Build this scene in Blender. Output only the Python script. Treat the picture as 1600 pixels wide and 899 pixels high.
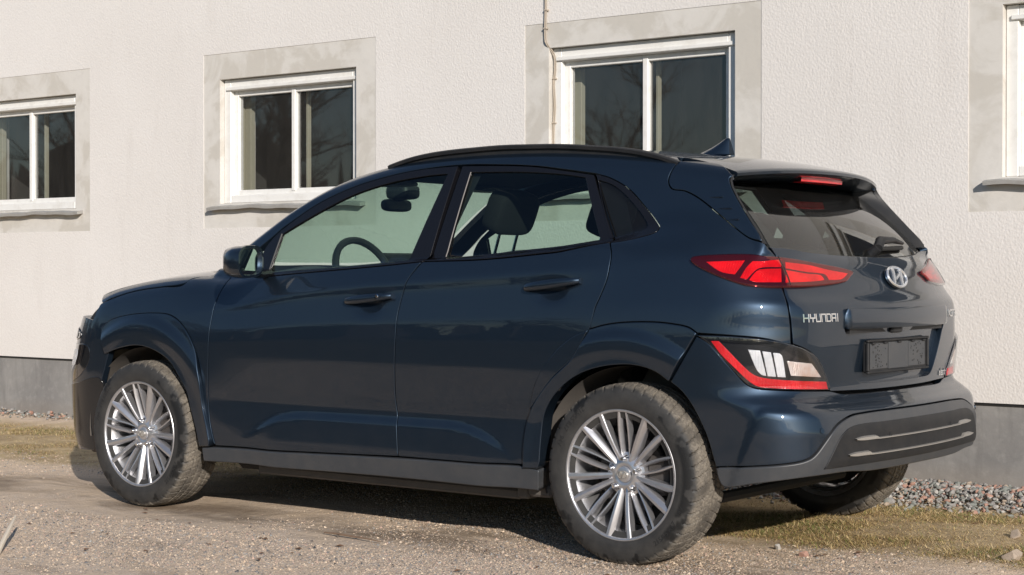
import bpy, math, random
import numpy as np
from mathutils.geometry import delaunay_2d_cdt
from mathutils import Vector, Matrix
R = math.radians
for o in list(bpy.data.objects): bpy.data.objects.remove(o)
SC = bpy.context.scene; COL = SC.collection
# ---------------------------------------------------------------- camera
cd = bpy.data.cameras.new('camera'); cam = bpy.data.objects.new('camera', cd); COL.objects.link(cam)
cam.location = (6.078, -6.081, 1.0603); cam.rotation_euler = (R(90 - .538), 0, R(37.366))
cd.sensor_width = 36; cd.lens = 36 * 2716.5 / 1600; cd.clip_end = 3000; cd.clip_start = .05
SC.camera = cam
# ---------------------------------------------------------------- sky, sun, exposure
LDIR = Vector((-2.2, 1.72, -1.0)).normalized()          # the way the sunlight travels
SUN_EL = math.asin(-LDIR.z); SUN_AZ = math.atan2(-LDIR.x, -LDIR.y)
W = bpy.data.worlds.new('World'); SC.world = W; W.use_nodes = True
nt = W.node_tree; sky = nt.nodes.new('ShaderNodeTexSky'); sky.sky_type = 'NISHITA'; sky.sun_disc = False
sky.sun_elevation = SUN_EL; sky.sun_rotation = SUN_AZ; sky.air_density = 1.0; sky.dust_density = .35; sky.ozone_density = 3.0
nt.links.new(sky.outputs[0], nt.nodes['Background'].inputs[0]); nt.nodes['Background'].inputs[1].default_value = .100
sd = bpy.data.lights.new('sun', 'SUN'); sd.energy = 4.9; sd.angle = R(.53); sd.color = (1, .925, .845)
sun = bpy.data.objects.new('sun', sd); COL.objects.link(sun); sun.rotation_euler = LDIR.to_track_quat('-Z', 'Y').to_euler(); sun.location = (12, -12, 8)
SC.view_settings.view_transform = 'Standard'; SC.view_settings.look = 'None'; SC.view_settings.exposure = 0; SC.view_settings.gamma = 1
SC.render.engine = 'CYCLES'
SC.cycles.max_bounces = 10; SC.cycles.transparent_max_bounces = 16
random.seed(4); rng = np.random.default_rng(4)
# ---------------------------------------------------------------- materials
def newmat(n):
    m = bpy.data.materials.new(n); m.use_nodes = True; return m, m.node_tree, m.node_tree.nodes['Principled BSDF']
def pm(n, col, rough=.5, metal=0., coat=0., spec=.5, coat_rough=.03, ior=None):
    m, t, b = newmat(n); b.inputs['Base Color'].default_value = (*col, 1); b.inputs['Roughness'].default_value = rough
    b.inputs['Metallic'].default_value = metal; b.inputs['Coat Weight'].default_value = coat; b.inputs['Coat Roughness'].default_value = coat_rough
    b.inputs['Specular IOR Level'].default_value = spec
    if ior: b.inputs['IOR'].default_value = ior
    return m
class NT:
    def __init__(s, t): s.t = t
    def n(s, typ, **kw):
        nd = s.t.nodes.new(typ)
        for k, v in kw.items():
            if k.startswith('i_'):
                key = k[2:]; key = int(key) if key.isdigit() else key.replace('_', ' ')
                if hasattr(v, 'is_linked') or isinstance(v, bpy.types.NodeSocket): s.t.links.new(v, nd.inputs[key])
                else: nd.inputs[key].default_value = v
            else: setattr(nd, k, v)
        return nd
    def l(s, a, b): s.t.links.new(a, b)
    def noise(s, vec, scale, detail=4, rough=.55, out='Fac', dist=0.):
        nd = s.n('ShaderNodeTexNoise', i_Vector=vec, i_Scale=scale, i_Detail=detail, i_Roughness=rough, i_Distortion=dist); return nd.outputs[out]
    def ramp(s, fac, stops, interp='LINEAR'):
        nd = s.n('ShaderNodeValToRGB', i_Fac=fac); e = nd.color_ramp.elements; nd.color_ramp.interpolation = interp
        while len(e) < len(stops): e.new(.5)
        for q, (p, c) in zip(e, stops):
            q.position = p; q.color = (*c, 1) if hasattr(c, '__len__') else (c, c, c, 1)
        return nd.outputs[0]
    def mix(s, f, a, b, blend='MIX'):
        nd = s.n('ShaderNodeMix', data_type='RGBA', blend_type=blend)
        for k, v in ((0, f), (6, a), (7, b)):
            if isinstance(v, bpy.types.NodeSocket): s.t.links.new(v, nd.inputs[k])
            else: nd.inputs[k].default_value = v if k == 0 else (*v, 1)
        return nd.outputs[2]
    def math(s, op, a, b=None, c=None):
        nd = s.n('ShaderNodeMath', operation=op)
        for k, v in enumerate((a, b, c)):
            if v is None: continue
            if isinstance(v, bpy.types.NodeSocket): s.t.links.new(v, nd.inputs[k])
            else: nd.inputs[k].default_value = v
        return nd.outputs[0]
    def bump(s, h, strength, dist, prev=None):
        nd = s.n('ShaderNodeBump', i_Height=h, i_Strength=strength, i_Distance=dist)
        if prev is not None: s.t.links.new(prev, nd.inputs['Normal'])
        return nd.outputs[0]
def pos(N): return N.n('ShaderNodeNewGeometry').outputs['Position']
def xyz(N, v):
    nd = N.n('ShaderNodeSeparateXYZ', i_0=v); return nd.outputs
# ---------------------------------------------------------------- mesh helpers
def link(o, parent=None, label=None, cat=None, group=None, kind=None):
    COL.objects.link(o)
    if parent is not None: o.parent = parent
    for k, v in (('label', label), ('category', cat), ('group', group), ('kind', kind)):
        if v: o[k] = v
    return o
def empty(name, loc=(0, 0, 0), **kw):
    o = bpy.data.objects.new(name, None); o.location = loc; o.empty_display_size = .1; return link(o, **kw)
def mesh_from(name, V, F, mat, normals=None, smooth=True, angle=None):
    me = bpy.data.meshes.new(name); me.from_pydata([tuple(map(float, v)) for v in V], [], F); me.validate(); 
    if isinstance(mat, (list, tuple)):
        for q in mat: me.materials.append(q)
    elif mat: me.materials.append(mat)
    if smooth: me.polygons.foreach_set('use_smooth', [True] * len(me.polygons))
    if angle: me.set_sharp_from_angle(angle=R(angle))
    if normals is not None and len(normals) == len(me.vertices): me.normals_split_custom_set_from_vertices([tuple(map(float, q)) for q in normals])
    me.update(); return me
def obj(name, me, parent=None, loc=None, **kw):
    o = bpy.data.objects.new(name, me)
    if loc is not None: o.location = loc
    return link(o, parent, **kw)
class MB:
    def __init__(s): s.V = []; s.F = []
    def add(s, V, F):
        b = len(s.V); s.V += [tuple(v) for v in V]; s.F += [tuple(i + b for i in f) for f in F]; return s
    def box(s, lo, hi, ch=0.):
        x0, y0, z0 = lo; x1, y1, z1 = hi
        if ch <= 0:
            return s.add([(x, y, z) for x in (x0, x1) for y in (y0, y1) for z in (z0, z1)],
                         [(0, 1, 3, 2), (4, 6, 7, 5), (0, 4, 5, 1), (2, 3, 7, 6), (0, 2, 6, 4), (1, 5, 7, 3)])
        c = min(ch, (x1 - x0) * .45, (y1 - y0) * .45, (z1 - z0) * .45)
        V = []; idx = {}
        for i, x in enumerate((x0, x1)):
            for j, y in enumerate((y0, y1)):
                for k, z in enumerate((z0, z1)):
                    sx, sy, sz = (1, -1)[i] * c, (1, -1)[j] * c, (1, -1)[k] * c
                    for a, d in enumerate(((0, sy, sz), (sx, 0, sz), (sx, sy, 0))):
                        idx[i, j, k, a] = len(V); V.append((x + d[0], y + d[1], z + d[2]))
        F = []
        for i in (0, 1):
            q = [idx[i, 0, 0, 0], idx[i, 1, 0, 0], idx[i, 1, 1, 0], idx[i, 0, 1, 0]]; F.append(q if i else q[::-1])
            q = [idx[0, i, 0, 1], idx[1, i, 0, 1], idx[1, i, 1, 1], idx[0, i, 1, 1]]; F.append(q[::-1] if i else q)
            q = [idx[0, 0, i, 2], idx[1, 0, i, 2], idx[1, 1, i, 2], idx[0, 1, i, 2]]; F.append(q if i else q[::-1])
        for i in (0, 1):
            for j in (0, 1):
                q = [idx[i, j, 0, 0], idx[i, j, 1, 0], idx[i, j, 1, 1], idx[i, j, 0, 1]]; F.append(q if i == j else q[::-1])
                q = [idx[i, 0, j, 0], idx[i, 1, j, 0], idx[i, 1, j, 2], idx[i, 0, j, 2]]; F.append(q if i != j else q[::-1])
                q = [idx[0, i, j, 1], idx[1, i, j, 1], idx[1, i, j, 2], idx[0, i, j, 2]]; F.append(q if i == j else q[::-1])
        for i in (0, 1):
            for j in (0, 1):
                for k in (0, 1):
                    q = [idx[i, j, k, 0], idx[i, j, k, 1], idx[i, j, k, 2]]; F.append(q if (i + j + k) % 2 else q[::-1])
        return s.add(V, F)
    def grid(s, P, closeu=False, closev=False):
        P = np.asarray(P); nu, nv = P.shape[:2]; F = []
        for i in range(nu if closeu else nu - 1):
            for j in range(nv if closev else nv - 1):
                a = i * nv + j; b = ((i + 1) % nu) * nv + j; c = ((i + 1) % nu) * nv + (j + 1) % nv; d = i * nv + (j + 1) % nv
                F.append((a, b, c, d))
        return s.add(P.reshape(-1, 3), F)
    def lathe(s, prof, n, axis='y', close=False):     # prof: (radius, along axis)
        P = []
        for k in range(n):
            t = 2 * math.pi * k / n; c, q = math.cos(t), math.sin(t)
            P.append([(r * c, h, r * q) if axis == 'y' else ((r * c, r * q, h) if axis == 'z' else (h, r * c, r * q)) for r, h in prof])
        return s.grid(P, closeu=True, closev=close)
    def tube(s, path, rad, n=8, cap=True, flat=None):
        path = [Vector(p) for p in path]; m = len(path); rad = rad if hasattr(rad, '__len__') else [rad] * m; P = []
        up = Vector((0, 0, 1)); 
        for i, p in enumerate(path):
            t = (path[min(i + 1, m - 1)] - path[max(i - 1, 0)]).normalized()
            if abs(t.dot(up)) > .95: u = t.cross(Vector((1, 0, 0))).normalized()
            else: u = t.cross(up).normalized()
            v = u.cross(t); a, b = (1, 1) if flat is None else flat
            P.append([p + u * (math.cos(q) * rad[i] * a) + v * (math.sin(q) * rad[i] * b) for q in (2 * math.pi * k / n for k in range(n))])
        s.grid(P, closev=True)
        if cap:
            b = len(s.V); s.F.append(tuple(range(b - n, b))); s.F.append(tuple(range(b - n * m, b - n * m + n))[::-1])
        return s
    def sup(s, c, rad, e=(.5, .5), n=(20, 12), M=None):   # rounded block (superellipsoid)
        f = lambda w, k: math.copysign(abs(w) ** k, w); P = []
        for i in range(n[0]):
            a = 2 * math.pi * i / n[0]; row = []
            for j in range(n[1] + 1):
                b = -math.pi / 2 + math.pi * j / n[1]
                v = Vector((rad[0] * f(math.cos(b), e[0]) * f(math.cos(a), e[1]), rad[1] * f(math.cos(b), e[0]) * f(math.sin(a), e[1]), rad[2] * f(math.sin(b), e[0])))
                row.append((M @ v if M else v) + Vector(c))
            P.append(row)
        return s.grid(P, closeu=True)
    def xf(s, M, k0=0):
        s.V[k0:] = [tuple(M @ Vector(v)) for v in s.V[k0:]]; return s
    def mesh(s, name, mat, smooth=True, angle=40): return mesh_from(name, s.V, s.F, mat, smooth=smooth, angle=angle if smooth else None)
    def build(s, name, mat, parent=None, loc=None, smooth=True, angle=40, **kw): return obj(name, s.mesh(name, mat, smooth, angle), parent, loc, **kw)
def mirrored(me):
    V = np.empty(len(me.vertices) * 3); me.vertices.foreach_get('co', V); V = V.reshape(-1, 3) * [1, -1, 1]
    return V, [tuple(reversed(p.vertices)) for p in me.polygons]
def both(name, mb_or_me, mat, parent, angle=40, **kw):
    """the near-side piece and its mirror image on the far side, two objects"""
    me = mb_or_me.mesh(name, mat, True, angle) if isinstance(mb_or_me, MB) else mb_or_me
    p1, p2 = parent if isinstance(parent, (tuple, list)) else (parent, parent)
    a = obj(name, me, p1, **kw); V, F = mirrored(me); b = obj(name, mesh_from(name, V, F, mat, angle=angle), p2, **kw); return a, b
# ---------------------------------------------------------------- body form of the car
# x rearwards from the front axle, y away from the near side, z up; symmetric in y
def lut(pts, s=0.02, n=4000):
    a = np.array(pts, float)
    lo, hi = a[0, 0] - 1.0, a[-1, 0] + 1.0
    g = np.linspace(lo, hi, n); st = g[1] - g[0]
    sl0 = (a[1, 1] - a[0, 1]) / (a[1, 0] - a[0, 0]); sl1 = (a[-1, 1] - a[-2, 1]) / (a[-1, 0] - a[-2, 0])
    v = np.interp(g, a[:, 0], a[:, 1])
    v = np.where(g < a[0, 0], a[0, 1] + (g - a[0, 0]) * sl0, v)
    v = np.where(g > a[-1, 0], a[-1, 1] + (g - a[-1, 0]) * sl1, v)
    k = int(max(1, 3 * s / st)); w = np.exp(-0.5 * (np.arange(-k, k + 1) * st / s) ** 2); w /= w.sum()
    v = np.convolve(np.pad(v, k, mode='edge'), w, mode='valid')
    return lambda q: np.interp(q, g, v)
def smax(a, b, r, p=2.3):
    u = np.maximum(a + r, 0); v = np.maximum(b + r, 0)
    return np.where((a > -r) & (b > -r), (u ** p + v ** p) ** (1 / p) - r, np.maximum(a, b))
def smin(a, b, r): return -smax(-a, -b, r)
def sst(x, a, b):
    t = np.clip((x - a) / (b - a), 0, 1); return t * t * t * (t * (6 * t - 15) + 10)
P_door = lut([(.2, .846), (.26, .857), (.33, .868), (.40, .868), (.50, .865), (.60, .876), (.70, .888), (.78, .893), (.85, .8895), (.96, .870), (.995, .8695), (1.10, .820), (1.2, .77)], .010)
P_fend = lut([(.25, .855), (.4, .865), (.6, .878), (.76, .884), (.86, .874), (.94, .848), (1.02, .812), (1.08, .78), (1.15, .74)], .03)
P_quar = lut([(.25, .84), (.4, .862), (.6, .882), (.75, .893), (.83, .894), (.88, .8895), (.935, .8815), (.985, .8690), (1.04, .855), (1.10, .838), (1.16, .812), (1.25, .775), (1.35, .74)], .016)
z_crease = lut([(.3, .88), (.70, .93), (.93, .973), (1.2, 1.0), (1.56, 1.022), (2.1, 1.055), (2.5, 1.075), (3, 1.09)], .08)
z_ledge = lut([(.5, .27), (.7, .375), (.85, .445), (1.0, .462), (1.3, .465), (1.85, .465), (1.98, .43), (2.1, .36), (2.2, .30)], .05)
X_rear = lut([(.2, 3.22), (.25, 3.27), (.31, 3.32), (.40, 3.345), (.50, 3.347), (.56, 3.333), (.60, 3.300), (.62, 3.266), (.66, 3.266), (.80, 3.283), (.90, 3.292), (.945, 3.287), (.975, 3.268), (1.035, 3.246), (1.08, 3.222), (1.12, 3.19), (1.16, 3.155), (1.2, 3.11), (1.4, 2.9)], .008)
X_front = lut([(.2, -.83), (.3, -.86), (.45, -.865), (.6, -.865), (.7, -.825), (.78, -.80), (.86, -.77), (.95, -.71), (1.05, -.60), (1.2, -.4)], .02)
H_low = lut([(-.9, .77), (-.8, .835), (-.7, .895), (-.6, .945), (-.44, 1.003), (-.3, 1.033), (-.13, 1.062), (.04, 1.08), (.2, 1.09), (.45, 1.085), (.77, 1.055), (1.55, 1.105), (1.92, 1.12), (2.21, 1.142), (2.45, 1.165), (2.7, 1.19), (3.3, 1.19)], .06)
X_ws = lut([(1.0, .10), (1.08, .22), (1.169, .37), (1.331, .64), (1.42, .82), (1.55, 1.10)], .03)
H_roof = lut([(.5, 1.30), (.8, 1.425), (1.0, 1.485), (1.2, 1.53), (1.4, 1.555), (1.74, 1.570), (2.04, 1.564), (2.32, 1.546), (2.66, 1.508), (2.9, 1.468), (3.1, 1.43)], .10)
C_rear = lut([(.3, .135), (.75, .14), (.87, .165), (.95, .20), (1.0, .24), (1.15, .28)], .03)
X_fin = lut([(.95, 2.95), (1.05, 3.05), (1.1, 3.09), (1.15, 3.10), (1.25, 3.045), (1.41, 2.925), (1.5, 2.855)], .03)
def field(x, y, z):
    y = np.abs(y)
    zc = z_crease(x); q = np.where(z < .7, z, .7 + (z - .7) * .3 / (zc - .7))
    D = P_door(q) + .011 * sst(z_ledge(x) - z, -.024, .024) * sst(x, .58, .90) * (1 - sst(x, 1.88, 2.16))
    wf = 1 - sst(x, .15, .85); wr = sst(x, 2.2, 2.75)
    W = D * (1 - wf) * (1 - wr) + P_fend(z) * wf + P_quar(z) * wr
    W = W - .016 * np.exp(-((x - 1.385) / .062) ** 2 - ((z - .925) / .034) ** 2) - .016 * np.exp(-((x - 2.29) / .062) ** 2 - ((z - .985) / .034) ** 2)
    W = W - .055 * np.maximum(0, .35 - x) ** 2 - .13 * np.maximum(0, x - 2.45) ** 2
    s = y - W
    r = x - (X_rear(z) - C_rear(z) * y * y)
    fr = (X_front(z) + .27 * y * y) - x
    t = (z - (H_low(x) - .03 * (y / .6) ** 2.5 * (1 - sst(x, .3, .9)))) * .95
    L = smax(smax(s, r * .95, .17 + .075 * sst(z, .57, .68) * (1 - sst(z, .84, 1.0))), fr * .9, .26)
    L = L - .011 * sst(x - (3.05 + (z - .41) * .43), -.022, .034) * sst(.585 - z, -.014, .018)
    L = smax(L, t, .02 + .05 * (1 - sst(x, .3, .8)) + .07 * sst(x, 2.4, 2.7))
    zz = z - 1.06
    Wg = .805 - .385 * zz - .13 * zz * np.abs(zz) - .10 * np.maximum(0, 1.2 - x) ** 2 - .055 * np.maximum(0, x - 1.9) ** 2
    gs = (y - Wg) * .92
    gr = z - (H_roof(x) - .035 * (y / .6) ** 2.5)
    gw = ((X_ws(z) + .25 * y * y) - x) * .55
    gx = (x - (X_fin(z) + .10 * (.36 - y * y))) * .8
    G = np.maximum(smax(smax(smax(gs, gr, .055), gw, .03), gx, .02), 1.0 - z)
    return smin(L, G, .012 + .10 * sst(x, 2.35, 2.75) * (1 - .8 * sst(x, 2.9, 3.1)) * sst(z, .93, 1.16))
def grad(P, e=.0025):
    x, y, z = P[:, 0], P[:, 1], P[:, 2]
    g = np.stack([field(x + e, y, z) - field(x - e, y, z), field(x, y + e, z) - field(x, y - e, z), field(x, y, z + e) - field(x, y, z - e)], 1)
    return g / np.maximum(np.linalg.norm(g, axis=1, keepdims=True), 1e-9)
# parametrisations: (a, b) -> ray origin + direction, solved against the field
def frame_of(kind, a, b):
    a = np.asarray(a, float); b = np.asarray(b, float); o = np.zeros_like(a)
    k, c = kind[0], kind[1:]
    if k == 'long':   # x, angle about the long axis at height c0
        return np.stack([a, o, o + c[0]], 1), np.stack([o, -np.cos(b), np.sin(b)], 1)
    if k == 'wrap':   # plan angle about x = c0, height
        return np.stack([o + c[0], o, b], 1), np.stack([np.cos(a), -np.sin(a), o], 1)
    if k == 'sph':
        return np.stack([o + c[0], o + c[1], o + c[2]], 1), np.stack([np.cos(b) * np.cos(a), -np.cos(b) * np.sin(a), np.sin(b)], 1)
    if k == 'top':
        return np.stack([a, b, o + .6], 1), np.stack([o, o, o + 1], 1)
    if k == 'side':
        return np.stack([a, o, b], 1), np.stack([o, o - 1, o], 1)
    if k == 'rear':   # y, z
        return np.stack([o + 2.4, a, b], 1), np.stack([o + 1, o, o], 1)
def param_of(kind, P):
    x, y, z = P[:, 0], P[:, 1], P[:, 2]; k, c = kind[0], kind[1:]
    if k == 'long': return np.stack([x, np.arctan2(z - c[0], -y)], 1)
    if k == 'wrap': return np.stack([np.arctan2(-y, x - c[0]), z], 1)
    if k == 'sph':
        dx, dy, dz = x - c[0], y - c[1], z - c[2]; return np.stack([np.arctan2(-dy, dx), np.arctan2(dz, np.hypot(dx, dy))], 1)
    if k == 'top': return np.stack([x, y], 1)
    if k == 'side': return np.stack([x, z], 1)
    if k == 'rear': return np.stack([y, z], 1)
def solve(kind, a, b):
    O, D = frame_of(kind, a, b); n = len(O)
    lo = np.full(n, .02); hi = np.full(n, 2.6)
    for _ in range(26):
        m = (lo + hi) / 2; P = O + D * m[:, None]
        ins = field(P[:, 0], P[:, 1], P[:, 2]) < 0
        lo = np.where(ins, m, lo); hi = np.where(ins, hi, m)
    return O + D * ((lo + hi) / 2)[:, None]
PANELS = {
 'fender': (('long',0.85),[(-0.3386,0.0749,1),(-0.2737,0.0971),(-0.1586,0.1349),(-0.0524,0.1557),(0.0763,0.1707),(0.2017,0.1804),(0.2222,0.2246),(0.3631,0.292,1),(0.4258,0.2751),(0.4629,0.2501,1),(0.4675,0.1674),(0.4626,0.1137),(0.4603,0.0308),(0.4569,-0.0481),(0.452,-0.1412),(0.4418,-0.2644),(0.4357,-0.3966),(0.4439,-0.4896),(0.4685,-0.5683,1),(0.448,-0.5522,1),(0.4483,-0.5496,1),(0.4353,-0.4978),(0.411,-0.4114),(0.4052,-0.3462),(0.4013,-0.293),(0.3741,-0.1703),(0.3198,-0.0725),(0.2494,-0.01),(0.1845,0.018),(0.1178,0.0251),(0.016,0.0233),(-0.1007,0.0119),(-0.2192,-0.0149),(-0.2967,-0.0612,1),(-0.3946,-0.0718,1)],[]),
 'front_door': (('long',0.85),[(0.4629,0.2501,1),(0.4675,0.1674),(0.4626,0.1137),(0.4603,0.0308),(0.4569,-0.0481),(0.452,-0.1412),(0.4418,-0.2644),(0.4357,-0.3966),(0.4439,-0.4896),(0.4685,-0.5683,1),(1.536,-0.5399,1),(1.5298,-0.4505),(1.5168,-0.3277),(1.5243,-0.193),(1.5342,-0.0652),(1.5428,0.0688),(1.5736,0.1963),(1.6219,0.2895,1),(1.4556,0.2738),(1.1503,0.2517),(0.9112,0.2378),(0.6829,0.23)],[]),
 'rear_door': (('long',0.85),[(1.6271,0.2894,1),(1.5736,0.1963),(1.5428,0.0688),(1.5342,-0.0652),(1.5243,-0.193),(1.5168,-0.3277),(1.5298,-0.4505),(1.536,-0.5399,1),(2.1544,-0.5384,1),(2.163,-0.448),(2.1841,-0.3651),(2.2285,-0.2909),(2.2998,-0.2087),(2.4004,-0.1181),(2.4666,-0.0067),(2.4882,0.0907,1),(2.5071,0.1442),(2.5242,0.2062),(2.5288,0.2576),(2.525,0.3193),(2.5016,0.3746,1),(2.3087,0.3261),(2.219,0.3156),(1.9324,0.2935)],[]),
 'quarter_panel': (('long',0.85),[(2.5016,0.3746,1),(2.525,0.3193),(2.5288,0.2576),(2.5242,0.2062),(2.5071,0.1442),(2.4882,0.0907,1),(2.4665,-0.0015,1),(2.5354,0.0182),(2.6188,0.0303),(2.7389,0.0341),(2.8227,0.0268),(2.8753,0.0151),(2.9079,-0.0075,1),(3.0322,-0.0163),(3.1216,-0.03),(3.1884,-0.065,1),(3.1854,0.034),(3.1777,0.125),(3.1463,0.217),(3.1134,0.3466),(3.094,0.3927),(3.0757,0.4235,1),(3.0195,0.4417),(2.9747,0.4743),(2.8872,0.5489),(2.7909,0.6265),(2.7228,0.6636),(2.668,0.6717),(2.6497,0.6908),(2.6404,0.7199),(2.6457,0.7752),(2.6508,0.8325,1),(2.62,0.8791,1),(2.4,0.9015),(2.1,0.9158),(1.7,0.9193),(1.3,0.897),(1.08,0.8576),(0.91,0.7941),(0.735,0.6667),(0.53,0.4907),(0.36,0.3347,1),(0.5,0.3156,1),(0.6497,0.4412),(0.7236,0.5107,1),(0.8933,0.6291),(1.0843,0.7147),(1.2749,0.7671),(1.443,0.7948),(1.6422,0.8072),(1.8556,0.7972),(2.0208,0.784),(2.1575,0.7649),(2.3199,0.7412,1),(2.3971,0.7172),(2.4882,0.6648),(2.5756,0.5781),(2.6475,0.496),(2.6647,0.4719),(2.6634,0.4406),(2.6129,0.4133)],[]),
 'front_arch': (('long',0.85),[(-0.2967,-0.0612,1),(-0.2192,-0.0149),(-0.1007,0.0119),(0.016,0.0233),(0.1178,0.0251),(0.1845,0.018),(0.2494,-0.01),(0.3198,-0.0725),(0.3741,-0.1703),(0.4013,-0.293),(0.4052,-0.3462),(0.411,-0.4114),(0.4353,-0.4978),(0.4483,-0.5496,1),(0.4417,-0.5699,1),(0.3755,-0.5739,1),(0.3603,-0.5123),(0.3328,-0.4286),(0.3097,-0.3471),(0.2645,-0.2804),(0.2086,-0.2121),(0.1326,-0.1697),(0.0451,-0.1454),(-0.0455,-0.1423),(-0.1536,-0.1624),(-0.2514,-0.1941,1)],[]),
 'rear_arch': (('long',0.85),[(2.4665,-0.0015,1),(2.5354,0.0182),(2.6188,0.0303),(2.7389,0.0341),(2.8227,0.0268),(2.8753,0.0151),(2.9079,-0.0075,1),(2.8014,-0.2015,1),(2.7496,-0.1643),(2.6832,-0.1428),(2.6037,-0.1399),(2.5071,-0.1558),(2.4203,-0.1878),(2.3473,-0.2381),(2.2866,-0.3035),(2.2518,-0.374),(2.2407,-0.4548),(2.2354,-0.5232,1),(2.2255,-0.547,1),(2.1567,-0.547,1),(2.163,-0.448),(2.1841,-0.3651),(2.2285,-0.2909),(2.2998,-0.2087),(2.4004,-0.1181),(2.4666,-0.0067)],[]),
 'door_arch': (('long',0.85),[(2.4665,-0.0041,1),(2.4016,-0.0318),(2.332,-0.0836),(2.2712,-0.1516),(2.2288,-0.2117),(2.203,-0.2738),(2.186,-0.3395,1),(2.2287,-0.2883),(2.3,-0.206),(2.4005,-0.1155)],[]),
 'sill': (('long',0.85),[(0.3832,-0.5783,1),(0.4742,-0.5716),(1.5356,-0.5434),(2.1572,-0.5415),(2.2252,-0.5492,1),(2.2154,-0.6228,1),(1.517,-0.6169),(0.7876,-0.6244),(0.3892,-0.6314,1)],[]),
 'front_frame': (('long',0.85),[(0.6918,0.2303,1),(0.6385,0.2803),(0.6429,0.3848),(0.6766,0.4505),(0.7256,0.505),(0.8933,0.6291),(1.0843,0.7147),(1.2749,0.7671),(1.443,0.7948),(1.6303,0.8036,1),(1.6213,0.2932,1),(1.4544,0.2763),(1.149,0.2542),(0.9095,0.2405)],[[(0.7355,0.4762,1),(0.9127,0.5793),(1.101,0.6723),(1.2897,0.7291),(1.481,0.7576),(1.5878,0.7629,1),(1.514,0.3142,1),(1.3204,0.2961),(1.013,0.2727),(0.7202,0.2571,1)]]),
 'rear_frame': (('long',0.85),[(1.6318,0.293,1),(1.653,0.8012,1),(1.8571,0.7929),(2.0218,0.7808),(2.1588,0.7603),(2.3124,0.7369,1),(2.4913,0.3803,1),(2.3075,0.3298),(2.2179,0.3193),(1.9312,0.2966)],[[(1.7099,0.7657,1),(1.9691,0.7564),(2.1644,0.7402),(2.2753,0.7233,1),(2.4134,0.4173,1),(2.251,0.3853),(2.0713,0.3631),(1.8359,0.3357),(1.7069,0.3264,1)]]),
 'quarter_trim': (('long',0.85),[(2.3197,0.7411,1),(2.3971,0.7172),(2.4882,0.6648),(2.5756,0.5781),(2.6475,0.496),(2.6647,0.4719),(2.6634,0.4406),(2.6129,0.4133),(2.5025,0.3744,1)],[[(2.3411,0.7104,1),(2.4142,0.6835),(2.4993,0.616),(2.6006,0.4988),(2.6051,0.4628),(2.5493,0.4447),(2.4593,0.4232,1)]]),
 'fin': (('long',0.85),[(3.0613,0.4314,1),(3.0195,0.4417),(2.9747,0.4743),(2.8872,0.5489),(2.7909,0.6265),(2.7228,0.6636),(2.668,0.6717),(2.6497,0.6908),(2.6404,0.7199),(2.6457,0.7752),(2.6508,0.8325,1),(2.8,0.8432),(2.8956,0.7552,1),(2.8858,0.7369),(2.9032,0.6926),(2.9363,0.6381),(3.0042,0.5336),(3.0511,0.466),(3.0655,0.4306,1)],[]),
 'tail_lamp': (('wrap',2.3),[(0.9762,1.1006),(0.9684,1.1085),(0.9302,1.1137),(0.8149,1.1172),(0.7472,1.1147),(0.6631,1.1067),(0.5002,1.0847),(0.3568,1.0664),(0.3126,1.0558),(0.3098,1.049),(0.3331,1.0385),(0.3745,1.0189),(0.5365,1.0039),(0.6785,0.9999),(0.7455,1.0008),(0.7892,1.0055),(0.8104,1.0097),(0.8783,1.0363),(0.9432,1.0692),(0.9716,1.0903)],[]),
 'tail_seg0': (('wrap',2.3),[(0.9227,1.0902,1),(0.7964,1.0937,1),(0.8342,1.0453,1),(0.8771,1.0548)],[]),
 'tail_seg1': (('wrap',2.3),[(0.7716,1.0919,1),(0.663,1.097,1),(0.6726,1.0704,1),(0.7427,1.0692),(0.7636,1.0614),(0.7986,1.0287,1),(0.8189,1.0334,1),(0.7955,1.0692)],[]),
 'tail_seg2': (('wrap',2.3),[(0.7531,1.0614),(0.6742,1.065,1),(0.6847,1.0178,1),(0.7737,1.0192),(0.7912,1.0263,1),(0.7726,1.0483)],[]),
 'tail_seg3': (('wrap',2.3),[(0.6491,1.0873,1),(0.54,1.0766),(0.4583,1.062),(0.3461,1.0478,1),(0.3951,1.0282),(0.4656,1.0254,1),(0.4753,1.0437),(0.514,1.0498),(0.5671,1.0535),(0.6555,1.0662,1)],[]),
 'tail_seg4': (('wrap',2.3),[(0.6574,1.0602,1),(0.5696,1.0475),(0.5006,1.0413),(0.4897,1.0254,1),(0.5301,1.0214),(0.6693,1.0166,1)],[]),
 'low_lamp': (('wrap',2.3),[(0.9587,0.8377,1),(0.9205,0.8076),(0.8687,0.7433),(0.811,0.6725),(0.7901,0.659),(0.7587,0.6519),(0.4898,0.6383,1),(0.5153,0.6858),(0.5458,0.7315),(0.5762,0.7628),(0.6163,0.788),(0.6638,0.8051),(0.7235,0.8207),(0.8433,0.8348)],[]),
 'low_red': (('wrap',2.3),[(0.9142,0.8178,1),(0.8904,0.8177,1),(0.8587,0.7802),(0.8174,0.732),(0.7804,0.6994),(0.7209,0.6859),(0.5155,0.67,1),(0.5053,0.6427,1),(0.7585,0.6571),(0.7928,0.6738),(0.8429,0.7258),(0.8842,0.7727)],[]),
 'low_w0': (('wrap',2.3),[(0.8051,0.7901,1),(0.7673,0.786,1),(0.7464,0.6975,1),(0.762,0.7012),(0.7784,0.7202)],[]),
 'low_w1': (('wrap',2.3),[(0.762,0.7842,1),(0.7343,0.78,1),(0.7157,0.6942,1),(0.7437,0.6963,1)],[]),
 'low_w2': (('wrap',2.3),[(0.7289,0.7781,1),(0.7068,0.7761),(0.6983,0.7671),(0.6842,0.6918,1),(0.7129,0.6935,1)],[]),
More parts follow.
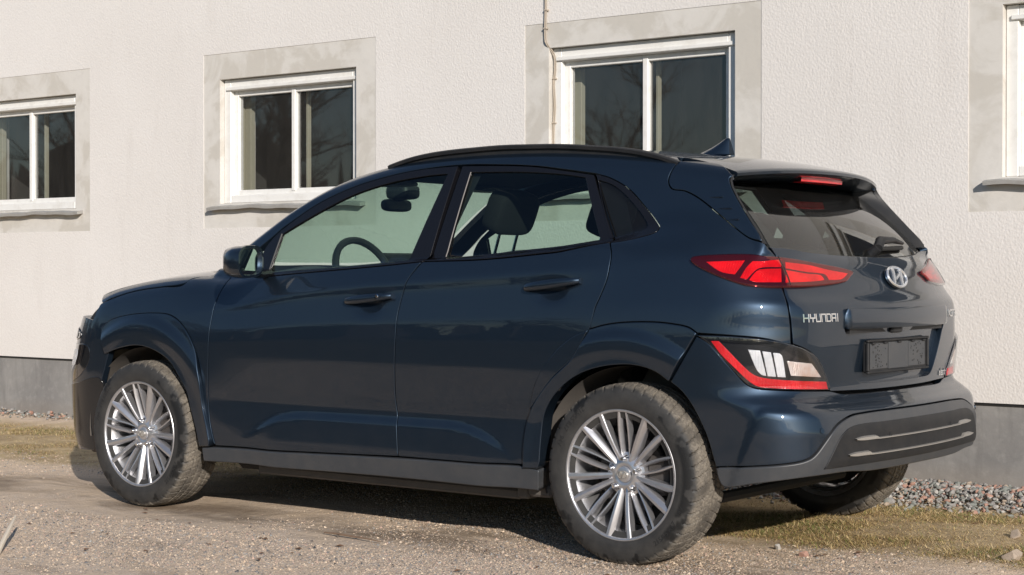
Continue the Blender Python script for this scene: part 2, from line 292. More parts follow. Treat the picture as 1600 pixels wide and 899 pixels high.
 'low_rev': (('wrap',2.3),[(0.6824,0.749,1),(0.5898,0.7375,1),(0.5417,0.6871,1),(0.6667,0.6974,1)],[]),
 'low_chrome': (('wrap',2.3),[(0.9283,0.8276,1),(0.8434,0.8265),(0.7235,0.8124),(0.6422,0.7869),(0.6012,0.7469),(0.6417,0.7613),(0.7235,0.7959),(0.8434,0.8129),(0.9153,0.822)],[]),
 'bumper_L': (('wrap',2.3),[(1.0486,0.6698,1),(0.9604,0.8346,1),(0.9205,0.8076),(0.8687,0.7433),(0.811,0.6725),(0.7901,0.659),(0.7587,0.6519),(0.4872,0.6355,1),(0.4086,0.622),(0.2013,0.62),(-0.0,0.62,1),(-0.0,0.56,1),(0.2861,0.56),(0.4025,0.557),(0.457,0.5515),(0.5229,0.5283),(0.559,0.501),(0.5869,0.4694),(0.617,0.4314),(0.6367,0.4152),(0.6763,0.4022),(0.7827,0.388),(0.8967,0.3755,1),(0.9278,0.4873),(0.9719,0.5847),(1.0107,0.6395)],[]),
 'diff_L': (('wrap',2.3),[(0.8961,0.3743,1),(0.7826,0.3868),(0.6763,0.401),(0.6355,0.414),(0.6158,0.4302),(0.5849,0.4687),(0.5569,0.5002),(0.5206,0.5269),(0.4547,0.5501),(0.4025,0.555),(0.2861,0.558),(-0.0,0.558,1),(-0.0,0.346,1),(0.353,0.346),(0.482,0.3552),(0.6279,0.3502),(0.78,0.3259),(0.8607,0.3054),(0.8765,0.3116),(0.89,0.3408)],[]),
 'diff_in_L': (('wrap',2.3),[(0.5872,0.3766,1),(0.5584,0.4276),(0.5196,0.4857),(0.4795,0.51),(0.4182,0.5195),(0.2887,0.52),(-0.0,0.521,1),(-0.0,0.379,1),(0.3875,0.379)],[]),
 'tailgate_L': (('rear',),[(0.0,0.626,1),(-0.25,0.627),(-0.49,0.632,1),(-0.5653,0.7362),(-0.6156,0.7739),(-0.6479,0.7904),(-0.6928,0.807,1),(-0.6965,0.8737),(-0.7009,0.9381),(-0.6802,1.0),(-0.6385,1.0806),(-0.6333,1.1123),(-0.6627,1.146,1),(-0.56,1.143),(-0.45,1.13),(-0.25,1.119),(0.0,1.115,1)],[]),
}
# ---------------------------------------------------------------- sheet panels cut out of the body form
def smooth_loop(L, step, sc):
    P = [np.array(q[:2]) * sc for q in L]; C = [len(q) > 2 for q in L]; n = len(P); out = []
    for i in range(n):
        p1, p2 = P[i], P[(i + 1) % n]
        p0 = p1 * 2 - p2 if C[i] else P[i - 1]; p3 = p2 * 2 - p1 if C[(i + 1) % n] else P[(i + 2) % n]
        d = max(np.linalg.norm(p2 - p1), 1e-6); k = max(1, int(math.ceil(d / step)))
        t0 = (p2 - p0); t1 = (p3 - p1)
        t0 = t0 / max(np.linalg.norm(t0), 1e-9) * d; t1 = t1 / max(np.linalg.norm(t1), 1e-9) * d
        for j in range(k):
            t = j / k; out.append((2 * t ** 3 - 3 * t * t + 1) * p1 + (t ** 3 - 2 * t * t + t) * t0 + (-2 * t ** 3 + 3 * t * t) * p2 + (t ** 3 - t * t) * t1)
    out = np.array(out); a = np.sum(out[:, 0] * np.roll(out[:, 1], -1) - np.roll(out[:, 0], -1) * out[:, 1])
    return out if a > 0 else out[::-1]          # counter-clockwise
def inset(L, d):
    e = np.roll(L, -1, 0) - L; e /= np.maximum(np.linalg.norm(e, axis=1, keepdims=True), 1e-9)
    nrm = np.stack([-e[:, 1], e[:, 0]], 1); m = nrm + np.roll(nrm, 1, 0); m /= np.maximum(np.linalg.norm(m, axis=1, keepdims=True), 1e-9)
    c = np.clip(np.sum(m * nrm, 1), .5, 1); return L + m * (d / c)[:, None]
def inside(P, L):
    x, y = P[:, 0], P[:, 1]; r = np.zeros(len(P), bool); B = np.roll(L, -1, 0)
    for (x0, y0), (x1, y1) in zip(L, B):
        if y0 == y1: continue
        r ^= ((y0 > y) != (y1 > y)) & (x < (x1 - x0) * (y - y0) / (y1 - y0) + x0)
    return r
def neardist(P, L):
    d = np.full(len(P), 9.)
    for q in L: d = np.minimum(d, (P[:, 0] - q[0]) ** 2 + (P[:, 1] - q[1]) ** 2)
    return np.sqrt(d)
SCALE = {'long': (1, .84), 'wrap': (.92, 1), 'sph': (.9, .9), 'top': (1, 1), 'side': (1, 1), 'rear': (1, 1)}
def sheet(kind, loop, holes=(), off=0., gap=.002, depth=.02, grid=.02, rnd=.002, step=.012, hole_depth=None, extra=None, flange=True):
    sc = np.array(SCALE[kind[0]]); L = smooth_loop(loop, step, sc); H = [smooth_loop(h, step, sc) for h in holes]
    def lay(Q, o):
        ab = Q / sc; P = solve(kind, ab[:, 0], ab[:, 1]); n = grad(P)
        if extra is None: return P + n * o, n
        def at(d):
            q = ab + np.array(d); S = solve(kind, q[:, 0], q[:, 1]); return S + grad(S) * (o + extra(S))[:, None]
        e = .002; m = np.cross(at((e, 0)) - at((-e, 0)), at((0, e)) - at((0, -e))); m /= np.maximum(np.linalg.norm(m, axis=1, keepdims=True), 1e-12); m *= np.sign((m * n).sum(1, keepdims=True)); return at((0, 0)), m
    A = inset(L, gap + rnd); AH = [inset(h, -(gap + rnd)) for h in H]
    loops = [A] + AH; pts = np.concatenate(loops); edges = []; b = 0
    for q in loops: edges += [(b + i, b + (i + 1) % len(q)) for i in range(len(q))]; b += len(q)
    lo, hi = L.min(0), L.max(0)
    gx, gy = np.meshgrid(np.arange(lo[0], hi[0], grid), np.arange(lo[1], hi[1], grid * .87))
    gx = gx + (np.arange(gx.shape[0]) % 2)[:, None] * grid / 2
    g = np.stack([gx.ravel(), gy.ravel()], 1); g = g[inside(g, A)]
    for h in AH: g = g[~inside(g, h)]
    g = g[neardist(g, pts) > min(grid, step) * .7]
    allp = np.concatenate([pts, g])
    v, e, f, ov, oe, of = delaunay_2d_cdt([Vector(q) for q in allp], edges, [], 0, 1e-6)
    v = np.array([tuple(q) for q in v]); f = np.array([tuple(q) for q in f if len(q) == 3])
    cen = v[f].mean(1); keep = inside(cen, A)
    for h in AH: keep &= ~inside(cen, h)
    f = f[keep]
    P, N = lay(v, off)
    # face outwards
    fn = np.cross(P[f[:, 1]] - P[f[:, 0]], P[f[:, 2]] - P[f[:, 0]]); flip = (fn * N[f[:, 0]]).sum(1) < 0; f[flip] = f[flip][:, ::-1]
    V = [P]; NN = [N]; F = [tuple(q) for q in f]
    if flange:
        back = {}
        for k, lst in enumerate(ov):
            for q in lst: back[q] = k
        base = len(P); b = 0
        for li, q in enumerate(loops):
            src = (L if li == 0 else H[li - 1]); s1 = 1 if li == 0 else -1
            Q1 = inset(src, gap * s1); n = len(q)
            dd = depth if li == 0 or hole_depth is None else hole_depth
            P1, N1 = lay(Q1, off - rnd * .8); P2 = P1 - N1 * (dd if dd > 0 else .001)
            P0 = P[[back[b + i] for i in range(n)]]
            out = P1 - P0; out -= N1 * (out * N1).sum(1, keepdims=True); out /= np.maximum(np.linalg.norm(out, axis=1, keepdims=True), 1e-9)
            n1 = out * .85 + N1 * .5; n1 /= np.linalg.norm(n1, axis=1, keepdims=True)
            V += [P1, P1, P2]; NN += [n1, out, out]
            i1 = base; i1b = base + n; i2 = base + 2 * n; base += 3 * n
            for i in range(n):
                j = (i + 1) % n; a0, a1 = back[b + i], back[b + j]
                for qd in ((a0, i1 + i, i1 + j, a1), (i1b + i, i2 + i, i2 + j, i1b + j)):
                    F.append(qd if s1 > 0 else qd)
            b += n
    V = np.concatenate(V); NN = np.concatenate(NN)
    # orient flange quads by their normals
    G = []
    for q in F:
        p = V[list(q)]; fn = np.cross(p[1] - p[0], p[2] - p[0]) if len(q) == 3 else np.cross(p[2] - p[0], p[3] - p[1])
        G.append(q if np.dot(fn, NN[list(q)].sum(0)) >= 0 else q[::-1])
    return V, G, NN
def panel(name, key, mat, parent, mirror=True, **kw):
    kind, loop, holes = PANELS[key] if isinstance(key, str) else key
    V, F, N = sheet(kind, loop, holes, **kw)
    p1, p2 = parent if isinstance(parent, (tuple, list)) else (parent, parent)
    a = obj(name, mesh_from(name, V, F, mat, N), p1)
    if not mirror: return a
    m = np.array([1, -1, 1]); b = obj(name, mesh_from(name, V * m, [tuple(reversed(q)) for q in F], mat, N * m), p2)
    return a, b
def symloop(key):            # half outline, closed across the middle of the car
    kind, L, H = PANELS[key]; i0 = [i for i, q in enumerate(L) if abs(q[0]) < 1e-6]
    i = [k for k in i0 if (k + 1) % len(L) in i0][0]; L = L[i + 1:] + L[:i + 1]
    half = L[1:-1]; mid0, mid1 = L[0], L[-1]
    flip = [(-q[0],) + tuple(q[1:]) for q in half[::-1]]
    return kind, [mid0[:2]] + half + [mid1[:2]] + flip, H
# ---------------------------------------------------------------- car materials
def paint_mat():
    m, t, b = newmat('blue_metallic_paint'); N = NT(t); p = pos(N)
    b.inputs['Base Color'].default_value = (.0205, .0345, .055, 1); b.inputs['Metallic'].default_value = .75; b.inputs['Roughness'].default_value = .42
    b.inputs['Coat Weight'].default_value = 1; b.inputs['Coat Roughness'].default_value = .015; b.inputs['Coat IOR'].default_value = 1.5; b.inputs['Specular IOR Level'].default_value = .15
    # faint road dust, heavier low down where the wheels throw it
    z = xyz(N, p)[2]; low = N.n('ShaderNodeMapRange', i_0=z, i_1=.75, i_2=.25, i_3=.0, i_4=1.).outputs[0]
    n1 = N.noise(p, 9, 6, .65); d = N.math('MULTIPLY', N.ramp(n1, [(.40, 0.), (.75, 1.)]), N.math('MULTIPLY_ADD', low, .035, .006))
    N.l(N.mix(d, (.0205, .0345, .055), (.20, .17, .14)), b.inputs['Base Color'])
    N.l(N.math('MULTIPLY_ADD', d, -.7, .75), b.inputs['Metallic']); N.l(N.math('MULTIPLY_ADD', d, .5, .015), b.inputs['Coat Roughness'])
    fl = N.n('ShaderNodeTexVoronoi', i_Vector=p, i_Scale=900.).outputs['Color']
    N.l(N.bump(fl, .04, .0006), b.inputs['Normal'])
    return m
PAINT = paint_mat()
GLOSSBLACK = pm('gloss_black_trim', (.010, .011, .013), .12, spec=.5)
TRIM = pm('window_trim_black', (.007, .007, .009), .22)
def plastic_mat(n, col, rough, dust=.45, spec=.5):
    m, t, b = newmat(n); b.inputs['Specular IOR Level'].default_value = spec; N = NT(t); p = pos(N); n1 = N.noise(p, 14, 6, .65)
    N.l(N.mix(N.ramp(n1, [(.42, 0.), (.8, dust)]), col, (.16, .14, .12)), b.inputs['Base Color']); b.inputs['Roughness'].default_value = rough
    N.l(N.bump(N.noise(p, 700, 2), .15, .0008), b.inputs['Normal']); return m
PLASTIC = plastic_mat('grey_plastic', (.044, .048, .054), .40, .14, .4)
DARKPL = plastic_mat('dark_plastic', (.015, .016, .018), .5, .10, .3)
BLACK = pm('underbody_black', (.012, .012, .012), .8)
LINER = plastic_mat('dusty_liner', (.10, .09, .08), .9)
SHELL = pm('cabin_shell', (.010, .010, .012), .85)
CLOTH = pm('seat_fabric', (.008, .008, .009), .9)
DASH = pm('dash_plastic', (.020, .021, .024), .5)
CHROME = pm('chrome', (.86, .87, .88), .12, metal=1)
SATIN = pm('satin_silver', (.52, .50, .47), .36, metal=.7)
RED = pm('red_lens_dark', (.035, .001, .003), .08, coat=1)
def lens_mat(n, a, b_, rough, metal=0.):
    m, t, b = newmat(n); N = NT(t); p = pos(N); b.inputs['Roughness'].default_value = rough; b.inputs['Metallic'].default_value = metal; b.inputs['Coat Weight'].default_value = .6
    mp = N.n('ShaderNodeMapping', i_Vector=p, i_Scale=(1, 1, 1.6)).outputs[0]; v = N.n('ShaderNodeTexVoronoi', distance='CHEBYCHEV', i_Vector=mp, i_Scale=130., i_Randomness=.15)
    N.l(N.mix(N.ramp(N.noise(p, 11, 3), [(.35, 0.), (.65, 1.)]), a, b_), b.inputs['Base Color']); N.l(N.bump(v.outputs['Distance'], .6, .006), b.inputs['Normal']); return m
REDB = lens_mat('red_lens_bright', (.50, .004, .010), (.74, .010, .018), .2)
WHITEL = lens_mat('clear_lens', (.66, .67, .69), (.88, .88, .90), .2, .25)
AMBER = lens_mat('reflector_lens', (.62, .42, .34), (.85, .84, .83), .2, .3)
DARKL = pm('lamp_housing', (.010, .011, .014), .06, coat=1)
RUBBER = pm('rubber', (.015, .015, .015), .7)
def glass_mat(n, tint, spec=1.45, dust=0., gain=1.5, rough=.006):
    m, t, b = newmat(n); N = NT(t); t.nodes.remove(b); out = t.nodes['Material Output']
    tr = N.n('ShaderNodeBsdfTransparent'); tr.inputs[0].default_value = (*tint, 1)
    gl = N.n('ShaderNodeBsdfGlossy'); gl.inputs['Roughness'].default_value = rough
    fr = N.n('ShaderNodeFresnel'); bf = N.n('ShaderNodeNewGeometry').outputs['Backfacing']; N.l(N.math('MULTIPLY_ADD', bf, 1 / spec - spec, spec), fr.inputs[0])   # same sheet from both sides
    f2 = N.math('MULTIPLY', fr.outputs[0], gain); f2 = N.math('MINIMUM', f2, 1.0)
    mx = N.n('ShaderNodeMixShader'); N.l(f2, mx.inputs[0]); N.l(tr.outputs[0], mx.inputs[1]); N.l(gl.outputs[0], mx.inputs[2]); 
    sh_ = mx.outputs[0]
    if dust:
        p = pos(N); df = N.n('ShaderNodeBsdfDiffuse'); df.inputs[0].default_value = (.36, .34, .31, 1); mp = N.n('ShaderNodeMapping', i_Vector=p, i_Scale=(3, 1, .7)).outputs[0]
        fac = N.math('MULTIPLY', N.ramp(N.noise(mp, 5, 6, .65), [(.25, .45), (.8, 1.)]), dust); m3 = N.n('ShaderNodeMixShader'); N.l(fac, m3.inputs[0]); N.l(sh_, m3.inputs[1]); N.l(df.outputs[0], m3.inputs[2]); sh_ = m3.outputs[0]
    N.l(sh_, out.inputs[0]); return m
GLASS = glass_mat('green_tinted_glass', (.66, .80, .72))
PRIV = glass_mat('dark_tinted_glass', (.62, .74, .68))
REARGL = glass_mat('rear_tinted_glass', (.33, .38, .37), dust=.02)
REDCOVER = glass_mat('red_lens_cover', (1, .42, .42), 1.5); CLEARCOVER = glass_mat('clear_lens_cover', (.95, .96, .97), 1.5)
car = empty('car', label='dark blue five-door hatchback crossover parked alongside the wall, seen from behind on its left', cat='car')
# ---------------------------------------------------------------- painted panels
panel('front_fender', 'fender', PAINT, car, depth=.03)
fdoor = panel('front_door', 'front_door', PAINT, car, depth=.03, grid=.0115)
rdoor = panel('rear_door', 'rear_door', PAINT, car, depth=.03, grid=.0115)
quart = panel('quarter_panel', 'quarter_panel', PAINT, car, depth=.03, grid=.013, step=.009)
def arch_bulge(cx, ri, ro, h):      # rounded swelling between the opening and the outer edge of the trim
    def f(P):
        s_ = np.clip((np.hypot(P[:, 0] - cx, P[:, 2] - .34) - ri) / (ro - ri), 0, 1); return h * (sst(1 - s_, 0, .42) - .45 * sst(1 - s_, .42, 1.0))
    return f
panel('wheel_arch_trim', 'front_arch', PAINT, car, extra=arch_bulge(0, .385, .535, .015), off=.005, depth=.06, gap=.0005, rnd=.004, grid=.012)
panel('wheel_arch_trim', 'rear_arch', PAINT, car, extra=arch_bulge(2.6, .385, .525, .015), off=.005, depth=.06, gap=.0015, rnd=.004, grid=.012)
panel('arch_trim_extension', 'door_arch', PAINT, rdoor, off=.008, depth=.012, gap=.0005, rnd=.003, grid=.012)
panel('sill_trim', 'sill', PLASTIC, car, off=.006, depth=.05, rnd=.004)
panel('window_frame', 'front_frame', TRIM, fdoor, off=-.001, depth=.03, gap=.0012, rnd=.0015, hole_depth=.012)
panel('window_frame', 'rear_frame', TRIM, rdoor, off=-.001, depth=.03, gap=.0012, rnd=.0015, hole_depth=.012)
panel('quarter_window_trim', 'quarter_trim', TRIM, quart, off=.001, depth=.02, gap=.001, rnd=.002, hole_depth=.012)
def pane(name, key, mat, parent):
    kind, L, H = PANELS[key]; return panel(name, (kind, H[0], []), mat, parent, off=-.008, gap=-.006, flange=False, grid=.05)
pane('window_pane', 'front_frame', GLASS, fdoor); pane('window_pane', 'rear_frame', PRIV, rdoor); pane('window_pane', 'quarter_trim', REARGL, quart)
spoil = panel('spoiler_fin', 'fin', PAINT, car, depth=.02, rnd=.004, grid=.013)
# rear bumper, plastic apron, tailgate: whole width
bumper = panel('rear_bumper', symloop('bumper_L'), PAINT, car, mirror=False, depth=.03, grid=.011)
apron = panel('bumper_apron', symloop('diff_L'), PLASTIC, car, mirror=False, off=.006, depth=.025, rnd=.005, grid=.016)
panel('apron_insert', symloop('diff_in_L'), DARKPL, apron, mirror=False, off=.0095, depth=.006, gap=.0005, rnd=.0025, grid=.02)
k_, tl_, _ = symloop('tailgate_L')
REC = [(-.425, .860), (-.31, .861), (.31, .861), (.425, .860), (.405, .82), (.345, .70), (.315, .665), (.26, .655), (-.26, .655), (-.315, .665), (-.345, .70), (-.405, .82)]
gate = panel('tailgate', (k_, tl_, [REC]), PAINT, car, mirror=False, depth=.03, grid=.013, hole_depth=.024, step=.01)
panel('plate_recess', (('rear',), REC, []), PAINT, gate, mirror=False, off=-.0225, gap=-.004, flange=False, grid=.02)
# handle bar over the plate
def strip(y0, y1, z0, z1, off, t, n=40, taper=0., end=.02):
    """a bar following the back of the car between heights z0..z1, standing t proud of the skin"""
    ys = np.linspace(y0, y1, n); prof = [(0, 0), (0, 1), (.12, 1.25), (.5, 1.32), (.88, 1.25), (1, 1), (1, 0)]; rows = []
    for y in ys:
        e = min(1, min(y - y0, y1 - y) / end); h = (.55 + .45 * e ** .5) if end else 1; mid = (z0 + z1) / 2 + taper * (y - y0)
        zs = [mid + (a - .5) * (z1 - z0) * h for a, _ in prof]; hs = [off + d * t * (.3 + .7 * e ** .5) for _, d in prof]
        P = solve(('rear',), np.full(len(zs), y), np.array(zs)); nn = grad(P); rows.append(P + nn * np.array(hs)[:, None])
    mb = MB(); mb.grid(rows); b = len(mb.V); m = len(prof); mb.F.append(tuple(range(m))); mb.F.append(tuple(range(b - m, b))[::-1])
    V = np.array(mb.V); return mb
strip(-.435, .435, .853, .925, -.004, .016, 60, end=.015).build('handle_bar', PAINT, gate, angle=45)
hb = MB(); hb.box((3.236, -.40, .836), (3.262, .40, .856)); hb.sup((3.262, -.03, .842), (.016, .05, .012)); hb.build('handle_underside', DARKPL, gate)
# plate holder with its slots
ph = MB(); px0 = 3.262
ph.box((px0 - .02, -.262, .688), (px0, .262, .806), .006); plate = ph.build('plate_holder', DARKPL, gate)
fr = MB()
for lo, hi in (((px0 - .004, -.266, .684), (px0 + .008, .266, .694)), ((px0 - .004, -.266, .800), (px0 + .008, .266, .810)), ((px0 - .0041, -.266, .6945), (px0 + .0079, -.256, .7995)), ((px0 - .0041, .256, .6945), (px0 + .0079, .266, .7995))): fr.box(lo, hi, .003)
for yy in (-.12, .0, .12, -.22, .22): fr.box((px0, yy - .012, .792), (px0 + .011, yy + .012, .7995), .002)
fr.build('plate_frame', DARKPL, plate)
pp = MB(); pp.box((px0, -.085, .697), (px0 + .003, .085, .797), .002); pp.box((px0, -.238, .70), (px0 + .0022, -.09, .795), .0015); pp.box((px0, .09, .70), (px0 + .0022, .238, .795), .0015)
pp.build('plate_backing', PLASTIC, plate)
sl = MB(); rs = random.Random(3)
for sgn in (-1, 1):
    for k in range(30):
        y = sgn * rs.uniform(.10, .228) if k > 14 else sgn * (.165 + rs.uniform(-.035, .035)); z = rs.uniform(.705, .79); w, h = rs.choice(((.004, .008), (.003, .005), (.007, .003), (.004, .004)))
        sl.box((px0 + .0015, y - w / 2, z - h / 2), (px0 + .0029, y + w / 2, z + h / 2))
sl.build('plate_slots', BLACK, plate, kind='stuff')
# ---------------------------------------------------------------- lettering and emblem on the tailgate
def stroke(mb, y, z, pts, w, h, t=.0035, sw=.0045, off=0.):
    """one polyline stroke of a raised letter; pts in 0..1 cells, y to the right as seen from behind"""
    Q = [np.array((y + a * w, z + b * h)) for a, b in pts]
    for p, q in zip(Q, Q[1:]):
        d = q - p; L = np.linalg.norm(d); d = d / L; nrm = np.array((-d[1], d[0])) * sw / 2; p_ = p - d * sw / 2; q_ = q + d * sw / 2
        c = np.array([p_ + nrm, p_ - nrm, q_ - nrm, q_ + nrm]); P = solve(('rear',), c[:, 0], c[:, 1]); n = grad(P)
        mb.add(list(P + n * (off - .001)) + list(P + n * (off + t)), [(4, 5, 6, 7), (0, 1, 5, 4), (1, 2, 6, 5), (2, 3, 7, 6), (3, 0, 4, 7)])
GLY = {'H': [[(0, 0), (0, 1)], [(1, 0), (1, 1)], [(0, .5), (1, .5)]], 'Y': [[(0, 1), (0, .5), (1, .5), (1, 1)], [(.5, .5), (.5, 0)]], 'U': [[(0, 1), (0, 0), (1, 0), (1, 1)]],
       'N': [[(0, 0), (0, 1), (1, 1), (1, 0)]], 'D': [[(0, 0), (0, 1), (.8, 1), (1, .85), (1, .15), (.8, 0), (0, 0)]], 'A': [[(0, 0), (0, 1), (1, 1), (1, 0)], [(0, .45), (1, .45)]], 'I': [[(.5, 0), (.5, 1)]],
       'K': [[(0, 0), (0, 1)], [(1, 1), (.1, .5), (1, 0)]], 'O': [[(0, 0), (0, 1), (1, 1), (1, 0), (0, 0)]],
       'e': [[(0, .3), (1, .3), (1, .6), (0, .6), (0, 0), (1, 0)]], 'l': [[(.3, 0), (.3, 1)]], 'c': [[(1, .6), (0, .6), (0, 0), (1, 0)]], 't': [[(.3, .9), (.3, 0), (.9, 0)], [(0, .62), (.9, .62)]], 'r': [[(0, 0), (0, .6), (.8, .6)]], 'i': [[(.4, 0), (.4, .6)], [(.4, .8), (.4, .92)]]}
def word(name, txt, y, z, w, h, gap, sw):
    for ch in txt:
        ww = w * (.35 if ch in 'Iil' else 1); mb = MB()
        for s in GLY[ch]: stroke(mb, y, z, s, ww, h, sw=sw)
        mb.build(name, CHROME, gate, smooth=False); y += ww + gap
word('letter', 'HYUNDAI', -.652, .884, .021, .024, .0075, .0045)
word('letter', 'KONA', .495, .882, .024, .022, .009, .0055)
word('letter', 'electric', .415, .650, .012, .024, .0055, .0035)
def emblem(parent, centre, nrm, up, a, b, name, mat=CHROME):
    n = Vector(nrm).normalized(); u = Vector(up); u = (u - n * u.dot(n)).normalized(); s = u.cross(n); c = Vector(centre)
    M = Matrix((s, u, n)).transposed(); base = MB()
    base.sup((0, 0, 0), (a * 1.12, b * 1.14, .007), (.6, 1), (32, 10)); base.xf(M).xf(Matrix.Translation(c)); base.build(name + '_base', PAINT if mat is not SATIN else mat, parent)
    e = MB(); rows = []
    for k in range(40):
        t = 2 * math.pi * k / 40; rows.append([(math.cos(t) * (a + q * math.cos(w)), math.sin(t) * (b + q * math.cos(w)), .007 + q * 1.0 * math.sin(w)) for w, q in ((x, a * .07) for x in np.linspace(0, 2 * math.pi, 7)[:-1])])
    e.grid(rows, True, True)
    # the slanted H: two curved legs and a sweeping cross bar
    def blade(pts, ws):
        V = []; F = []
        for (x, y), w in zip(pts, ws): V += [(x * a - w * a, y * b, .006), (x * a + w * a, y * b, .006), (x * a - w * a, y * b, .013), (x * a + w * a, y * b, .013)]
        for i in range(len(pts) - 1):
            p = 4 * i; q = p + 4; F += [(p + 2, p + 3, q + 3, q + 2), (p, p + 2, q + 2, q), (p + 3, p + 1, q + 1, q + 3)]
        F += [(0, 1, 3, 2), tuple(4 * (len(pts) - 1) + k for k in (0, 2, 3, 1))]; e.add(V, F)
    blade([(-.62, -.72), (-.50, -.35), (-.40, 0), (-.30, .40), (-.20, .92)], (.07, .09, .10, .09, .07))
    blade([(.20, -.92), (.30, -.40), (.40, 0), (.50, .35), (.62, .72)], (.07, .09, .10, .09, .07))
    rows = [(-.34, -.30), (-.15, -.12), (0, 0), (.15, .12), (.34, .30)]; V = []; F = []
    for x, y in rows: V += [(x * a, (y - .11) * b, .006), (x * a, (y + .11) * b, .006), (x * a, (y - .11) * b, .0128), (x * a, (y + .11) * b, .0128)]
    for i in range(4): p = 4 * i; q = p + 4; F += [(p + 2, q + 2, q + 3, p + 3), (p, q, q + 2, p + 2), (p + 1, p + 3, q + 3, q + 1)]
    e.add(V, F); e.xf(M).xf(Matrix.Translation(c)); return e.build(name, mat, parent, angle=35)
Pe = solve(('rear',), np.array([.0]), np.array([1.034])); Ne = grad(Pe)
BADGE = pm('badge_chrome', (.86, .87, .89), .22, metal=.75)
emblem(gate, Pe[0] + Ne[0] * .006, Ne[0], (0, 0, 1), .076, .040, 'emblem', BADGE)
# ---------------------------------------------------------------- lamps
tl = panel('tail_lamp', 'tail_lamp', RED, car, off=.008, depth=.02, gap=0, rnd=.004, grid=.012)
for k in range(5): panel('lamp_segment', 'tail_seg%d' % k, REDB, tl, off=.0095, depth=.004, gap=0, rnd=.001, grid=.015)
panel('lens_cover', 'tail_lamp', REDCOVER, tl, off=.0135, depth=.012, gap=.001, rnd=.004, grid=.012)
split = MB()
for s in (0,):
    zz = np.linspace(1.0, 1.118, 14); yy = -.655 + (zz - 1.0) * .10
ll = panel('lower_lamp_cluster', 'low_lamp', DARKL, car, off=.004, depth=.02, gap=.0005, rnd=.004, grid=.012)
panel('red_strip', 'low_red', REDB, ll, off=.006, depth=.004, gap=0, rnd=.001, grid=.015)
for k in range(3): panel('indicator_lens', 'low_w%d' % k, WHITEL, ll, off=.0055 + .0008 * k, depth=.004, gap=.0005, rnd=.002, grid=.012)
panel('reversing_lens', 'low_rev', AMBER, ll, off=.006, depth=.004, gap=0, rnd=.002, grid=.012)
panel('lamp_brow', 'low_chrome', GLOSSBLACK, ll, off=.0058, depth=.004, gap=0, rnd=.001, grid=.012)
panel('lens_cover', 'low_lamp', CLEARCOVER, ll, off=.0115, depth=.010, gap=.001, rnd=.004, grid=.012)
# lens joint where the tailgate opens
cutp = [q for q in PANELS['tailgate_L'][1]]
def line_on(kind_pts, off, w, mat, name, parent):
    P = solve(('rear',), np.array([q[0] for q in kind_pts]), np.array([q[1] for q in kind_pts])); n = grad(P)
    mb = MB().tube(list(P + n * off), w, 6); both(name, mb, mat, parent)
line_on([(-.655, 1.008), (-.650, 1.03), (-.645, 1.06), (-.640, 1.09), (-.638, 1.108)], .0125, .0024, BLACK, 'lens_joint', tl)
# front lamps
def front_patch(name, L, mat, off, parent=car): return panel(name, (('wrap', .5), L, []), mat, parent, off=off, depth=.01, gap=.0005, rnd=.002, grid=.02)
hl = front_patch('headlamp', [(2.46, .775), (2.62, .80), (2.80, .795), (2.84, .755), (2.62, .735), (2.46, .745)], DARKL, .004)
front_patch('lamp_lens', [(2.48, .765), (2.62, .785), (2.78, .782), (2.80, .765), (2.62, .75)], GLOSSBLACK, .006, hl)
fl = front_patch('fog_lamp', [(2.38, .70), (2.50, .715), (2.66, .70), (2.70, .60), (2.60, .54), (2.44, .57)], DARKL, .002)
front_patch('lamp_lens', [(2.47, .68), (2.56, .685), (2.64, .67), (2.64, .60), (2.54, .59)], WHITEL, .0035, fl)
# ---------------------------------------------------------------- front bumper, bonnet, windscreen, roof
FB = [(math.pi, .845), (2.85, .84), (2.60, .85), (2.38, .835), (2.30, .79), (2.285, .74), (2.275, .69, 1), (2.30, .62), (2.33, .53), (2.335, .44), (2.32, .35), (2.30, .235, 1), (2.5, .215), (2.8, .205), (math.pi, .20)]
fbl = FB + [(2 * math.pi - q[0],) + tuple(q[1:]) for q in FB[1:-1][::-1]]
fbump = panel('front_bumper', (('wrap', .5), fbl, []), PAINT, car, mirror=False, depth=.03, grid=.025)
front_patch('bumper_corner', [(2.325, .56), (2.45, .54), (2.62, .50), (2.72, .40), (2.70, .27), (2.5, .235), (2.325, .25), (2.345, .40)], GLOSSBLACK, .003, fbump)
grl = [(math.pi, .62), (2.9, .62), (2.72, .60), (2.70, .52), (2.78, .40), (math.pi, .38)]
panel('grille', (('wrap', .5), grl + [(2 * math.pi - q[0], q[1]) for q in grl[1:-1][::-1]], []), DARKPL, fbump, mirror=False, off=.006, depth=.01, grid=.03)
hl_ = [(-.66, 0), (-.64, -.25), (-.55, -.52), (-.44, -.70), (-.339, -.820), (-.274, -.822), (-.159, -.814), (-.052, -.810), (.076, -.809), (.20, -.800), (.225, -.765), (.345, -.722, 1), (.30, -.60), (.22, -.35), (.19, 0)]
def symtop(L): return L + [(q[0], -q[1]) + tuple(q[2:]) for q in L[1:-1][::-1]]
panel('bonnet', (('top',), symtop(hl_), []), PAINT, car, mirror=False, depth=.03, grid=.025)
cw = [(.195, 0), (.225, -.35), (.31, -.60), (.36, -.70, 1), (.43, -.73, 1), (.36, -.55), (.27, -.3), (.25, 0)]
panel('cowl', (('top',), symtop(cw), []), DARKPL, car, mirror=False, off=-.006, depth=.03, grid=.03)
ws = [(.26, 0), (.285, -.3), (.37, -.55), (.40, -.665, 1), (.55, -.635), (.76, -.59), (.93, -.55), (1.05, -.525, 1), (1.02, -.3), (1.0, 0)]
panel('windscreen', (('top',), symtop(ws), []), GLASS, car, mirror=False, off=-.004, gap=0, flange=False, grid=.05)
